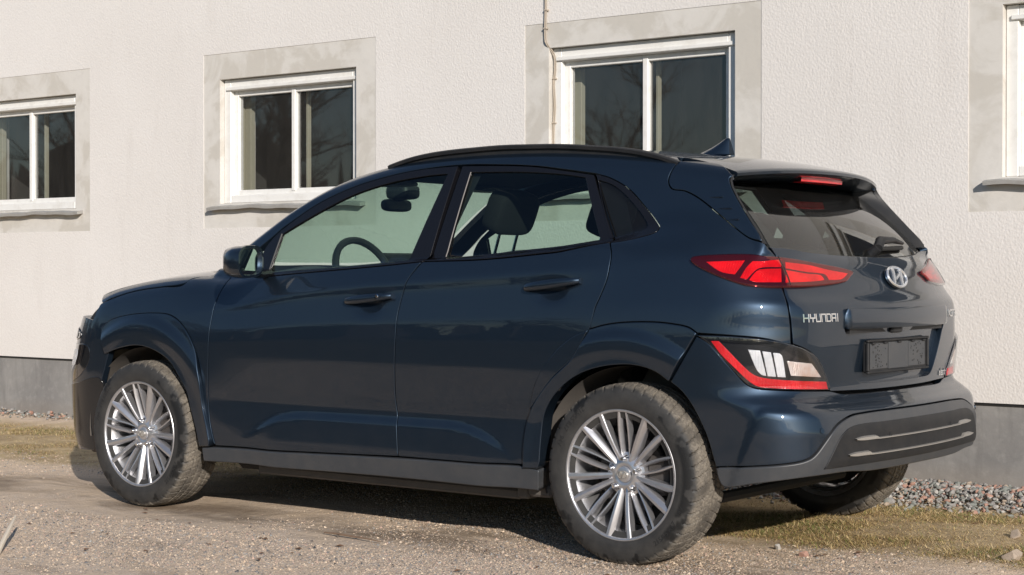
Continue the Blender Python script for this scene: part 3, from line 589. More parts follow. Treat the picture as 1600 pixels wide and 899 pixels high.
rf = [(1.005, 0), (1.025, -.3), (1.06, -.522, 1), (1.3, -.522), (1.7, -.518), (2.1, -.518), (2.4, -.518), (2.63, -.515, 1), (2.66, -.3), (2.67, 0)]
roof = panel('roof', (('top',), symtop(rf), []), PAINT, car, mirror=False, depth=.02, grid=.03)
head = panel('headlining', (('top',), symtop(rf), []), CLOTH, roof, mirror=False, off=-.035, gap=.02, flange=False, grid=.06)
# spoiler top with its drooping lip
sp = [(2.678, 0), (2.668, -.3), (2.638, -.513, 1), (2.80, -.535), (2.885, -.555, 1), (2.925, -.45), (2.965, -.25), (2.985, 0)]
def spoiler():
    nv, nu = 41, 16; rows = []
    for j in range(nv):
        v = -1 + 2 * j / (nv - 1); w = abs(v)
        x0 = 2.680 - .042 * w ** 2; x1 = 2.995 - .10 * w ** 2.2; y0 = .520 * v; y1 = .572 * v; row = []
        for i in range(nu):
            t = i / (nu - 1); x = x0 + (x1 - x0) * t; y = y0 + (y1 - y0) * t
            zr = float(H_roof(np.array(x0)) - .035 * (abs(y0) / .6) ** 2.5); z = zr - .012 * t - .045 * t ** 1.6 - .006 * t * w * w
            row.append((x, y, z))
        xe, ye, ze = row[-1]
        row += [(xe + .006, ye, ze - .006), (xe + .003, ye, ze - .016), (xe - .03, ye * .985, ze - .028), (xe - .12, ye * .93, ze - .045), (x0 + .02, y0, row[0][2] - .06), (x0 + .004, y0, row[0][2] - .03)]
        rows.append(row)
    mb = MB().grid(rows[::-1], closev=True); m = len(rows[0]); mb.F.append(tuple(range(m))[::-1]); b = len(mb.V); mb.F.append(tuple(range(b - m, b))); return mb
spo = spoiler().build('spoiler', PAINT, car, angle=38)
b3 = MB(); b3.grid([[(2.955 - .10 * (abs(y) / .57) ** 2.2 - d, y, z) for d, z in ((.0, 1.424), (.004, 1.402), (.04, 1.398))] for y in np.linspace(-.17, .17, 17)]); b3.build('brake_lamp', REDB, spo)
# blades between fin and glass (inner faces), rear screen
def rear_glass_point(u, v):       # u -1..1 across, v 0 bottom .. 1 top
    w = abs(u); yb = .625 * u; yt = .515 * u
    xb = 3.160 - .235 * yb * yb; zb = 1.112 + .066 * yb * yb; xt = 2.79 - .16 * yt * yt; zt = 1.425
    b = math.sin(math.pi * v) * .016
    return (xb + (xt - xb) * v + b, yb + (yt - yb) * v, zb + (zt - zb) * v + b)
gm = MB().grid([[rear_glass_point(u, v) for v in np.linspace(0, 1, 12)] for u in np.linspace(-1, 1, 31)])
rg = gm.build('rear_screen', REARGL, car)
bd = MB()
for sgn in (-1, 1):
    rows = [[tuple(np.array(rear_glass_point(sgn * (1 - k * (.05 + .07 * (1 - v) ** 2)), v)) - np.array((.006, 0, .004))) for k in (0, .5, 1)] for v in np.linspace(0, 1, 14)]
    bd.grid(rows)
rows = [[tuple(np.array(rear_glass_point(u, v)) - np.array((.006, 0, .004))) for v in (0, .03, .06)] for u in np.linspace(-1, 1, 31)]; bd.grid(rows)
rows = [[tuple(np.array(rear_glass_point(u, v)) - np.array((.006, 0, .004))) for v in (.82, .9, 1)] for u in np.linspace(-1, 1, 31)]; bd.grid(rows)
bd.build('screen_border', GLOSSBLACK, rg)
gs = MB().tube([np.array(rear_glass_point(u, -.012)) + np.array((.002, 0, .001)) for u in np.linspace(-.99, .99, 31)], .006, 6); gs.build('screen_seal', RUBBER, rg)
# inner cheeks of the fins: from the fin's rear edge back to the screen
kf, Lf, _ = PANELS['fin']
edge = [q for q in Lf[-8:]]
E2 = smooth_loop([(a[0], a[1], 1) for a in edge], .02, np.array((1, 1)))
def cheek():
    ab = np.array([q[:2] for q in edge]); P = solve(kf, ab[:, 0], ab[:, 1]); n = grad(P); P = P - n * .003
    zs = np.linspace(1.41, P[:, 2].min() - .004, 24); o = np.argsort(P[:, 2]); rows = []
    for z in zs:
        p = np.array([np.interp(z, P[o, 2], P[o, k]) for k in range(3)]); p[2] = z; lo_, hi_ = -.05, 1.0
        for _ in range(30):
            v = (lo_ + hi_) / 2; lo_, hi_ = (v, hi_) if rear_glass_point(-1.0, v)[2] < z else (lo_, v)
        g = np.array(rear_glass_point(-.995, v)) - np.array((.004, 0, .003)); rows.append([p, p + np.array((.003, .010, 0)), p * .6 + g * .4 + np.array((-.004, .006, 0)), g])
    return MB().grid(rows)
both('fin_inner_face', cheek(), DARKPL, spoil)
for xa, xb, z0 in ((2.812, 2.880, 1.328), (2.852, 2.925, 1.286), (2.905, 2.962, 1.245)):     # three small strakes on each fin
    q = np.linspace(xa, xb, 12); P = solve(('side',), q, np.full(12, z0)); n = grad(P); t = np.linspace(0, 1, 12); mb = MB().tube(list(P + n * (-.0035 + .0045 * t[:, None])), [.0025 + .0036 * k * (1 if k < .95 else .5) for k in t], 8, flat=(1, .7)); both('strake', mb, PAINT, spoil)
# roof rails
def rail():
    top = [(1.225, 1.508), (1.30, 1.529), (1.40, 1.546), (1.535, 1.558), (1.818, 1.567), (2.111, 1.559), (2.39, 1.534), (2.526, 1.511), (2.60, 1.490), (2.655, 1.468)]
    T = np.array(top); xs = np.linspace(1.225, 2.655, 60); zs = np.interp(xs, T[:, 0], T[:, 1]); zs = np.convolve(np.pad(zs, 3, mode='reflect', reflect_type='odd'), np.ones(7) / 7, 'valid'); rows = []
    for x, z in zip(xs, zs):
        w = .021; h = .019; zb_ = float(solve(('top',), np.array([x]), np.array([-.566]))[0][2]) - .004
        rows.append([(x, -.566 - w * .9, z - h), (x, -.566 - w, z - h * .35), (x, -.566 - w * .6, z - .001), (x, -.566 + w * .5, z), (x, -.566 + w * .9, z - h * .4), (x, -.566 + w * .8, z - h), (x, -.566 + w * .3, z - h - .001), (x, -.566 + w * .3, min(zb_, z - h - .002)), (x, -.566 - w * .3, min(zb_, z - h - .002)), (x, -.566 - w * .3, z - h - .001)])
    mb = MB().grid(rows, closev=True); 
    return mb
both('roof_rail', rail(), DARKPL, car)
gp = MB(); gp.grid([[(x, y, float(H_roof(np.array(x))) - .085) for x in np.linspace(1.2, 2.7, 20)] for y in (-.60, -.5)])
# shark fin aerial
rows = []
for t in np.linspace(0, 1, 10):
    z = 1.528 + .066 * t; xa = 2.325 + .190 * t ** .55; xb = 2.545 - .012 * t; w = .034 * (1 - t) ** .8 + .004
    rows.append([(xa, 0, z), (xa + (xb - xa) * .3, -w * .8, z), (xa + (xb - xa) * .75, -w, z), (xb, -w * .55, z), (xb, w * .55, z), (xa + (xb - xa) * .75, w, z), (xa + (xb - xa) * .3, w * .8, z)])
mb = MB().grid(rows, closev=True); mb.F.append(tuple(range(len(mb.V) - 7, len(mb.V)))); mb.build('aerial', PAINT, car, angle=50)
# rear wiper
wp = MB(); g0 = np.array(rear_glass_point(.02, .04)); out = np.array((.032, 0, .026))
wp.tube([g0 - out * .2, g0 + out * .9], [.022, .018], 14)
wp.tube([g0 + out * .8, np.array(rear_glass_point(.12, .11)) + out * 1.0, np.array(rear_glass_point(.35, .12)) + out * .9, np.array(rear_glass_point(.56, .10)) + out * .6], [.020, .021, .016, .008], 10, flat=(1, .8))
wiper = wp.build('rear_wiper', DARKPL, car)
wb = MB().tube([np.array(rear_glass_point(u, .075)) + out * .25 for u in np.linspace(.06, .56, 8)], .009, 8); wb.build('wiper_blade', RUBBER, wiper)
# parking sensors and apron strips
for y, z in ((-.66, .509), (-.25, .47), (.25, .47), (.66, .509)):
    P = solve(('wrap', 2.3), np.array([math.atan2(-y, .98)]), np.array([z])); n = Vector(grad(P)[0]); M = n.to_track_quat('Z', 'Y').to_matrix().to_4x4()
    o = .011 if abs(y) < .5 else .001
    mb = MB().lathe([(.0, .002), (.0085, .002), (.0092, .0), (.0105, .0), (.011, -.004)], 20, 'z'); mb.xf(Matrix.Translation(Vector(P[0]) + n * o) @ M); mb.build('parking_sensor', PAINT if o < .005 else DARKPL, bumper if o < .005 else apron)
def apstrip(z0, hw, big):
    ys = np.linspace(-hw, hw, 70); rows = []
    for y in ys:
        d = hw - abs(y); w = .0032 + (.0055 * sst(np.array(d), .145, .125) if 1 else 0); e = min(1, d / .05); w = float(w) * (.25 + .75 * e ** .6)
        zz = np.array([z0 - w, z0 - w * .6, z0 + w * .6, z0 + w]) + (.0045 * float(sst(np.array(d), .145, .125)))
        P = solve(('rear',), np.full(4, y), zz); n = grad(P); rows.append(P + n * (np.array([.009, .019, .019, .009]))[:, None])
    mb = MB().grid(rows); mb.build('silver_strip', SATIN, apron, angle=60)
apstrip(.465, .50, 1); apstrip(.412, .54, 1)
# ---------------------------------------------------------------- handles, mirrors
def handle(xa, za, xb, zb):
    rows = []; n = 26
    for i in range(n):
        t = i / (n - 1); x = xa + (xb - xa) * t; z = za + (zb - za) * t; w = .5 * (.019 + .015 * math.sin(math.pi * min(t * .75 + .18, 1))) ; 
        y = -float(np.abs(solve(('side',), np.array([x]), np.array([z + .02]))[0][1])); so = .006 + .030 * math.sin(math.pi * t) ** .5; d = .012
        rows.append([(x, y - so + d * math.sin(a), z + w * math.cos(a)) for a in np.linspace(0, 2 * math.pi, 11)[:-1]])
    mb = MB().grid(rows, closev=True); mb.F.append(tuple(range(10))); b = len(mb.V); mb.F.append(tuple(range(b - 10, b))[::-1]); return mb
for dr, (xa, za, xb, zb) in ((fdoor, (1.255, .938, 1.505, .962)), (rdoor, (2.165, .998, 2.415, 1.026))):
    h = both('door_handle', handle(xa, za, xb, zb), PAINT, dr)
    q = MB().tube([(xa + .165, -.925, (za + zb) / 2 - .012), (xa + .165, -.925, (za + zb) / 2 + .018)], .0012, 6)
lk = MB().lathe([(0, .003), (.006, .003), (.0075, 0)], 16, 'y'); lk.xf(Matrix.Translation((1.465, -.925, .961)) @ Matrix.Rotation(math.pi, 4, 'Z')); lk.build('key_lock', CHROME, fdoor[0])
def mirror_parts():
    sh = MB(); rows = []; cx, cy, cz = .775, -.985, 1.100
    prof = [(-.115, .02, .02), (-.110, .055, .035), (-.09, .085, .05), (-.055, .105, .062), (-.01, .116, .068), (.03, .119, .069), (.045, .117, .067), (.046, .106, .057), (.030, .100, .052)]
    for dx, a, b in prof:
        ring = []
        for k in range(28):
            t = 2 * math.pi * k / 28; c, s = math.cos(t), math.sin(t); e = .62
            yy = math.copysign(abs(c) ** e, c) * a; z = math.copysign(abs(s) ** e, s) * b
            ring.append((cx + dx - .40 * yy, cy + yy + (.03 if dx < -.08 else 0), cz + z + .10 * yy * (.35)))
        rows.append(ring)
    sh.grid(rows[::-1], closev=True); b = len(sh.V); sh.F.append(tuple(range(b - 28, b)))
    gl = MB(); c = [(cx + .034 - .40 * yy, cy + yy, cz + z + .035 * yy) for yy, z in ((math.copysign(abs(math.cos(t)) ** .62, math.cos(t)) * .102, math.copysign(abs(math.sin(t)) ** .62, math.sin(t)) * .053) for t in (2 * math.pi * k / 28 for k in range(28)))]
    gl.add(c, [tuple(range(28))]); foot = MB().tube([(.72, -.80, 1.05), (.735, -.86, 1.047), (.745, -.93, 1.055), (.75, -.97, 1.07)], [.03, .026, .026, .03], 12, flat=(1.3, .7))
    return sh, gl, foot
sh, gl, foot = mirror_parts(); MIRR = pm('mirror_silver', (.9, .92, .9), .01, metal=1)
mm = both('side_mirror', sh, PAINT, car); both('mirror_glass', gl, MIRR, mm); both('mirror_foot', foot, GLOSSBLACK, mm)
# pale strip painting the run channel's glint at the rear window, quarter light divider at the front
def edge_on(p, q, off, r, mat, name, parent, n=14):
    A = np.array(p); B = np.array(q); T = np.linspace(0, 1, n)[:, None]; ab = A + (B - A) * T; P = solve(('long', .85), ab[:, 0], ab[:, 1]); nn = grad(P); both(name, MB().tube(list(P + nn * off), r, 6), mat, parent)
h0 = PANELS['rear_frame'][2][0]; edge_on(h0[0], h0[-1], .001, .0022, pm('glint_grey', (.22, .20, .185), .4), 'frame_strip', rdoor)
h0 = PANELS['front_frame'][2][0]; edge_on(h0[0], h0[-1], .001, .0045, DARKPL, 'frame_strip', fdoor)
# ---------------------------------------------------------------- inner shell, wheel housings, underbody, cabin
AX = (0.0, 2.6)
def shell():
    xs = np.linspace(-.55, 3.0, 110); bs = np.linspace(-.62, .24, 30); A, B = np.meshgrid(xs, bs, indexing='ij')
    P = solve(('long', .85), A.ravel(), B.ravel()); n = grad(P); P = (P - n * .035).reshape(110, 30, 3); V = P.reshape(-1, 3); F = []
    for i in range(109):
        for j in range(29):
            a = i * 30 + j; q = (a, a + 30, a + 31, a + 1); c = V[list(q)].mean(0)
            if min(math.hypot(c[0] - x, c[2] - .33) for x in AX) > .47: F.append(q)
    return mesh_from('body_shell', V, F, SHELL)
shm = shell(); both('body_shell', shm, SHELL, car)
rs_ = MB(); ys = np.linspace(-.62, .62, 20); zs = np.linspace(.40, 1.11, 24); A, B = np.meshgrid(ys, zs, indexing='ij'); P = solve(('rear',), A.ravel(), B.ravel()); P = (P - np.array((.055, 0, 0))).reshape(20, 24, 3); rs_.grid(P); rs_.build('rear_shell', SHELL, car)
def housing(cx):
    mb = MB(); rows = []; ta, tb_ = (R(-2), R(196)) if cx > 1 else (R(-16), R(186))
    for t in np.linspace(ta, tb_, 40):
        r = .392 + .01 * math.cos(2 * t); rows.append([(cx + r * math.cos(t), y, .335 + r * math.sin(t)) for y in ((-.812 if cx > 1 else -.838), -.78, -.70, -.55)])
    mb.grid(rows); c = [(cx + .40 * math.cos(t), -.555, .335 + .40 * math.sin(t)) for t in np.linspace(ta, tb_, 40)]; mb.add(c, [tuple(range(40))]); return mb
for cx in AX: both('wheel_housing', housing(cx), LINER, car)
# dusty liner in front of the front wheel, closing the bumper
lb = MB()
for y0, y1 in ((-.86, -.62),):
    lb.box((-.47, -.80, .21), (-.40, -.56, .50), .02); lb.box((-.50, -.76, .21), (-.46, .76, .36), .02)
lb.build('front_undertray', LINER, car)
ub = MB(); ub.box((.45, -.72, .190), (2.14, .73, .30), .02); ub.box((-.5, -.60, .20), (.46, .60, .45), .02); ub.box((2.12, -.50, .30), (3.05, .50, .50), .03); ub.box((2.99, -.74, .37), (3.20, .74, .50), .03)
ub.box((.45, -.84, .25), (2.14, .84, .36)); ub.build('underbody', BLACK, car)
bt = MB(); bt.box((.62, -.755, .182), (2.05, -.725, .222), .008); bt.box((2.05, -.78, .19), (2.11, -.70, .25), .01); bt.box((2.12, -.80, .205), (2.23, -.72, .25), .01); both('battery_edge', bt, LINER, car)
ax = MB().tube([(2.6, -.70, .33), (2.6, .70, .33)], .035, 12); ax.tube([(2.25, -.55, .34), (2.6, -.62, .30)], .03, 8); ax.tube([(2.25, .55, .34), (2.6, .62, .30)], .03, 8); ax.tube([(2.78, -.5, .22), (2.78, .5, .22)], .022, 8); ax.build('rear_axle', BLACK, car)
# cabin floor and tub
tb = MB(); tb.box((.45, -.76, .36), (3.05, .76, .42)); tb.build('cabin_floor', SHELL, car)
def dashboard():
    rows = []
    for y in np.linspace(-.70, .70, 20):
        b = .03 * math.exp(-((y + .36) / .17) ** 2); rows.append([(.42, y, 1.03), (.56, y, 1.055 + b), (.70, y, 1.045 + b), (.80, y, 1.00 + b * .8), (.83, y, .92), (.80, y, .70), (.6, y, .5)])
    return MB().grid(rows)
dashboard().build('dashboard', DASH, car)
sw = MB(); c0 = Vector((.895, -.36, 1.035)); Mx = Matrix.Rotation(R(-24), 3, 'Y'); rows = []
for k in range(40):
    t = 2 * math.pi * k / 40; d = Mx @ Vector((0, math.cos(t), math.sin(t))); ax_ = Mx @ Vector((1, 0, 0)); rows.append([c0 + d * (.178 + .0165 * math.cos(w)) + ax_ * (.0165 * math.sin(w)) for w in np.linspace(0, 2 * math.pi, 9)[:-1]])
sw.grid(rows, True, True); sw.sup(c0 - Mx @ Vector((.02, 0, .01)), (.03, .075, .06), (.6, .7)); sw.tube([c0 + Mx @ Vector((0, -.17, 0)), c0 + Mx @ Vector((-.02, 0, 0)), c0 + Mx @ Vector((0, .17, 0))], .018, 8); sw.tube([c0, c0 + Mx @ Vector((0, 0, -.17))], .018, 8); sw.tube([c0, c0 + Vector((-.3, 0, -.12))], .04, 8); sw.build('steering_wheel', DASH, car)
def seat(x, y, back=R(22)):
    mb = MB(); mb.sup((x - .22, y, .60), (.27, .25, .10), (.45, .45)); M = Matrix.Rotation(back, 3, 'Y'); b0 = Vector((x, y, .62))
    mb.sup(b0 + M @ Vector((0, 0, .25)), (.085, .235, .285), (.45, .5), (24, 16), M)
    mb.sup(b0 + M @ Vector((-.04, -.19, .22)), (.07, .06, .22), (.6, .6), (14, 10), M); mb.sup(b0 + M @ Vector((-.04, .19, .22)), (.07, .06, .22), (.6, .6), (14, 10), M)
    h = MB(); h.sup(b0 + M @ Vector((-.03, 0, .725)), (.05, .135, .092), (.45, .4), (24, 14), M)
    p = MB(); 
    for s in (-.06, .06): p.tube([b0 + M @ Vector((0, s, .50)), b0 + M @ Vector((-.015, s, .70))], .0065, 8)
    return mb, h, p
for y in (-.37, .37):
    a, h, p = seat(1.47, y); so = a.build('front_seat', CLOTH, car); h.build('headrest', CLOTH, so); p.build('headrest_post', CHROME, so)
rb = MB(); rb.sup((2.13, 0, .62), (.26, .66, .11), (.35, .35)); Mr = Matrix.Rotation(R(24), 3, 'Y'); rb.sup(Vector((2.42, 0, .66)) + Mr @ Vector((0, 0, .26)), (.075, .65, .31), (.35, .35), (28, 14), Mr); rso = rb.build('rear_bench', CLOTH, car)
for y in (-.42, 0, .42):
    h = MB().sup(Vector((2.42, y, .66)) + Mr @ Vector((-.02, 0, .60)), (.045, .115, .075), (.5, .45), (20, 12), Mr); h.build('headrest', CLOTH, rso)
im = MB().sup((.76, 0, 1.365), (.02, .10, .030), (.6, .6)); im.tube([(.76, 0, 1.37), (.80, 0, 1.44)], .012, 8); im.sup((.80, .0, 1.425), (.07, .06, .035)); im.build('interior_mirror', DASH, car)
sv = MB(); 
for y in (-.36, .36): sv.sup((1.0, y, 1.445), (.10, .16, .012), (.5, .5))
sv.build('sun_visor', DASH, car)
scn = MB().box((.70, -.05, 1.035), (.725, .20, 1.145), .008); scn.build('centre_screen', GLOSSBLACK, car)
# pillars inside (B and C) so the cabin is closed between the panes
def pillar(a0, a1, off, w):
    mb = MB(); T = np.linspace(0, 1, 12); rows = []
    for t in T:
        x = a0[0] + (a1[0] - a0[0]) * t; z = a0[1] + (a1[1] - a0[1]) * t; P = solve(('side',), np.array([x - w, x + w]), np.array([z, z])); rows.append([P[0] + (0, off, 0), P[1] + (0, off, 0)])
    return mb.grid(rows)
both('pillar_trim', pillar((1.60, 1.09), (1.69, 1.47), .035, .055), DASH, car); both('pillar_trim', pillar((2.52, 1.12), (2.36, 1.43), .035, .05), DASH, car); both('pillar_trim', pillar((2.80, 1.12), (2.66, 1.42), .045, .10), DASH, car)
# ---------------------------------------------------------------- wheels
def tyre_mat():
    m, t, b = newmat('dusty_tyre_rubber'); N = NT(t); oc = N.n('ShaderNodeTexCoord').outputs['Object']; x, y, z = xyz(N, oc)
    r = N.math('SQRT', N.math('ADD', N.math('MULTIPLY', x, x), N.math('MULTIPLY', z, z)))
    n1 = N.noise(oc, 22, 6, .62); n2 = N.noise(oc, 5, 4, .6); n3 = N.noise(oc, 140, 3, .6)
    rr = N.math('ADD', r, N.math('MULTIPLY', N.math('SUBTRACT', n1, .5), .030))
    tread = N.n('ShaderNodeMapRange', i_0=rr, i_1=.311, i_2=.323, i_3=0., i_4=1.).outputs[0]
    wet = N.ramp(n2, [(.50, 0.), (.535, 1.)])
    side = N.mix(N.ramp(n1, [(.3, 0.), (.75, 1.)]), (.022, .0215, .021), (.045, .043, .040))
    side = N.mix(N.math('MULTIPLY', wet, N.n('ShaderNodeMapRange', i_0=r, i_1=.262, i_2=.275, i_3=0., i_4=1.).outputs[0]), side, (.006, .006, .006))
    mud = N.mix(N.ramp(n3, [(.3, 0.), (.7, 1.)]), (.105, .092, .076), (.245, .214, .172))
    deep = N.n('ShaderNodeMapRange', i_0=r, i_1=.3225, i_2=.327, i_3=0., i_4=1.).outputs[0]
    mud2 = N.mix(N.ramp(N.noise(oc, 12, 4), [(.40, 0.), (.62, 1.)]), mud, (.075, .066, .055))
    N.l(N.mix(tread, side, mud2), b.inputs['Base Color']); N.l(N.math('MULTIPLY_ADD', tread, .25, .62), b.inputs['Roughness'])
    N.l(N.bump(n3, .35, .002), b.inputs['Normal']); return m
TYRE = tyre_mat()
def alloy_mat():
    m, t, b = newmat('alloy_silver'); N = NT(t); oc = N.n('ShaderNodeTexCoord').outputs['Object']
    n1 = N.noise(oc, 30, 5, .6); N.l(N.mix(N.ramp(n1, [(.45, 0.), (.85, .5)]), (.60, .60, .62), (.40, .38, .36)), b.inputs['Base Color']); b.inputs['Metallic'].default_value = .85; b.inputs['Roughness'].default_value = .34; b.inputs['Coat Weight'].default_value = .4; return m
ALLOY = alloy_mat(); BRAKE = pm('brake_iron', (.10, .09, .085), .6, metal=.5)
def tyre_mesh():
    RO = .3325
    prof = [(.205, -.088), (.222, -.094), (.235, -.099), (.238, -.1035), (.248, -.1075), (.262, -.1095), (.280, -.1095), (.296, -.1070), (.306, -.1035), (.314, -.0985), (.321, -.0920)]
    tread = [(RO - .0035 - .0055 * (abs(y) / .085) ** 4, y) for y in np.linspace(-.0865, .0865, 61)]
    prof = prof + tread + [(r, -y) for r, y in prof[::-1]]; prof = np.array(prof); n = 540; rows = []
    grooves = (-.052, -.018, .018, .052)
    for k in range(n):
        a = 2 * math.pi * k / n; row = []
        for r, y in prof:
            d = 0.
            if abs(y) < .1045 and r > .303:
                for g in grooves:
                    if abs(y - g) < .005 and r > .312: d = .008
                s = 1 if y > 0 else -1
                ph = (a * 46 / (2 * math.pi) + abs(y) * 9 * (1 if abs(y) > .018 else .4) + (.5 if y > 0 else 0)) % 1
                wdt = .14 if abs(y) > .052 else .10
                if ph < wdt: d = max(d, .0065 if r > .312 else .0022)
                elif abs(y) < .085 and .5 < ph < .55: d = max(d, .003)
            row.append(((r - d) * math.cos(a), y, (r - d) * math.sin(a)))
        rows.append(row)
    mb = MB().grid(rows, closeu=True); mb.F = [f[::-1] for f in mb.F]; me = mb.mesh('tyre', TYRE, angle=32)
    return me
def tyre_text(ang0):
    out = []
    cu = bpy.data.curves.new('t', 'FONT'); cu.body = '215/55 R17   94V'; cu.size = .026; cu.align_x = 'CENTER'; cu.extrude = .0006
    o = bpy.data.objects.new('t', cu); COL.objects.link(o); dg = bpy.context.evaluated_depsgraph_get(); me = bpy.data.meshes.new_from_object(o.evaluated_get(dg)); bpy.data.objects.remove(o)
    V = [v.co.copy() for v in me.vertices]; F = [tuple(p.vertices) for p in me.polygons]; bpy.data.meshes.remove(me); mb = MB()
    for ang in (ang0,):
        W_ = []
        for v in V:
            a = ang + v.x / .278 * 1; r = .278 - v.y * 1.0 + .009; W_.append((r * math.cos(a), -.1102 - v.z, r * math.sin(a)))
        mb.add(W_, F)
    return mb.mesh('tyre_lettering', RUBBER, smooth=False)
def rim_mesh():
    prof = [(.2375, -.098), (.2385, -.101), (.236, -.1045), (.232, -.1050), (.2290, -.1035), (.2268, -.098), (.223, -.084), (.213, -.072), (.205, -.055), (.198, -.03), (.195, .03), (.205, .075), (.219, .095), (.236, .105)]
    mb = MB().lathe(prof, 96); mb.F = [f[::-1] for f in mb.F]
    hub = [(0, -.070), (.030, -.070), (.036, -.074), (.045, -.075), (.060, -.066), (.080, -.058), (.082, -.03), (.05, .0), (0, .0)]
    h = MB().lathe(hub[::-1], 60); mb.add(h.V, h.F); return mb.mesh('wheel', ALLOY, angle=45)
def blade(a_hub, a_rim, r0, r1, w0, w1, y0, y1, depth0, depth1, bow=.010, sd=1):
    rows = []; n = 12
    for i in range(n):
        t = i / (n - 1); r = r0 + (r1 - r0) * t; a = a_hub + (a_rim - a_hub) * t; w = w0 + (w1 - w0) * t; y = y0 + (y1 - y0) * t - bow * math.sin(math.pi * t) * (1 if t < .99 else 0); d = depth0 + (depth1 - depth0) * t
        c, s = math.cos(a), math.sin(a); row = []
        for u, v in ((-.5, d), (-.5, .004), (-.42, .0008), (-.06, 0), (.02, .0012), (.46, .0125), (.5, .015), (.5, d)):
            row.append((r * c - u * sd * w * s, y + v, r * s + u * sd * w * c))
        rows.append(row)
    mb = MB().grid(rows); m = 8; b = len(mb.V); mb.F.append(tuple(range(b - m, b))); mb.F.append(tuple(range(m))[::-1])
    if sd < 0: mb.F = [f[::-1] for f in mb.F]
    return mb
def make_wheel():
    w = obj('wheel', rim_mesh(), car); obj('tyre', tyre_mesh(), w); obj('tyre_lettering', tyre_text(R(-38)), w, kind='stuff'); obj('tyre_lettering', tyre_text(R(142)), w, kind='stuff')
    me_b1 = blade(R(-9), R(-10.2), .046, .2315, .020, .031, -.070, -.1020, .050, .030, .004).mesh('spoke', ALLOY, angle=28)
    me_b2 = blade(R(9), R(10.2), .046, .2315, .020, .031, -.070, -.1020, .050, .030, .004, -1).mesh('spoke', ALLOY, angle=28)
    me_t1 = blade(R(-10.5), R(-3.0), .066, .2315, .011, .0150, -.064, -.1005, .040, .026, .002).mesh('spoke', ALLOY, angle=28)
    me_t2 = blade(R(10.5), R(3.0), .066, .2315, .011, .0150, -.064, -.1005, .040, .026, .002, -1).mesh('spoke', ALLOY, angle=28)
    nut = MB().lathe([(.0, -.092), (.006, -.092), (.0085, -.089), (.0095, -.075), (.0135, -.068), (.0145, -.060)][::-1], 12); nm = nut.mesh('wheel_nut', CHROME, angle=50)
    for k in range(5):
        base = R(88 + 72 * k)
        for me, a in ((me_t1, base), (me_t2, base), (me_b1, base + R(36)), (me_b2, base + R(36))):
            o = obj('spoke', me, w); o.rotation_euler = (0, -a, 0)
        o = obj('wheel_nut', nm, w, (.0572 * math.cos(base), 0, .0572 * math.sin(base)))
    cap = MB().lathe([(0, -.0805), (.020, -.0800), (.027, -.078), (.030, -.072)][::-1], 36); co = cap.build('centre_cap', ALLOY, w)
    emblem(co, (0, -.0805, 0), (0, -1, 0), (0, 0, 1), .021, .0125, 'cap_emblem', SATIN)
    disc = MB().lathe([(.05, -.02), (.140, -.02), (.140, .0), (.05, .0)][::-1], 60); disc.lathe([(.04, -.05), (.075, -.048), (.078, -.02)][::-1], 40); do = disc.build('brake_disc', BRAKE, w)
    cal = MB().box((.075, -.045, -.07), (.165, .02, .07), .015); cal.build('brake_caliper', BRAKE, w)
    bk = MB().lathe([(.0, .035), (.19, .035)], 40); bk.build('back_plate', BLACK, w)
    return w
def copy_tree(o, parent):
    c = o.copy(); COL.objects.link(c); c.parent = parent
    for ch in list(o.children): copy_tree(ch, c)
    return c
for o in list(bpy.data.objects):
    pass
wh = make_wheel(); wh.location = (2.6, -.7875, .328)
bpy.context.view_layer.update()
# nested cap emblem sits one level deeper than allowed: hang it on the wheel itself
for ch in list(wh.children):
    if ch.name.startswith('centre_cap'):
        for g in list(ch.children): g.parent = wh
for loc, rz, ry in (((0, -.7875, .328), 0, R(-9)), ((2.6, .7875, .328), math.pi, R(20)), ((0, .7875, .328), math.pi, R(50))):
    w2 = copy_tree(wh, car); w2.location = loc; w2.rotation_euler = (0, ry if rz == 0 else 0, rz)
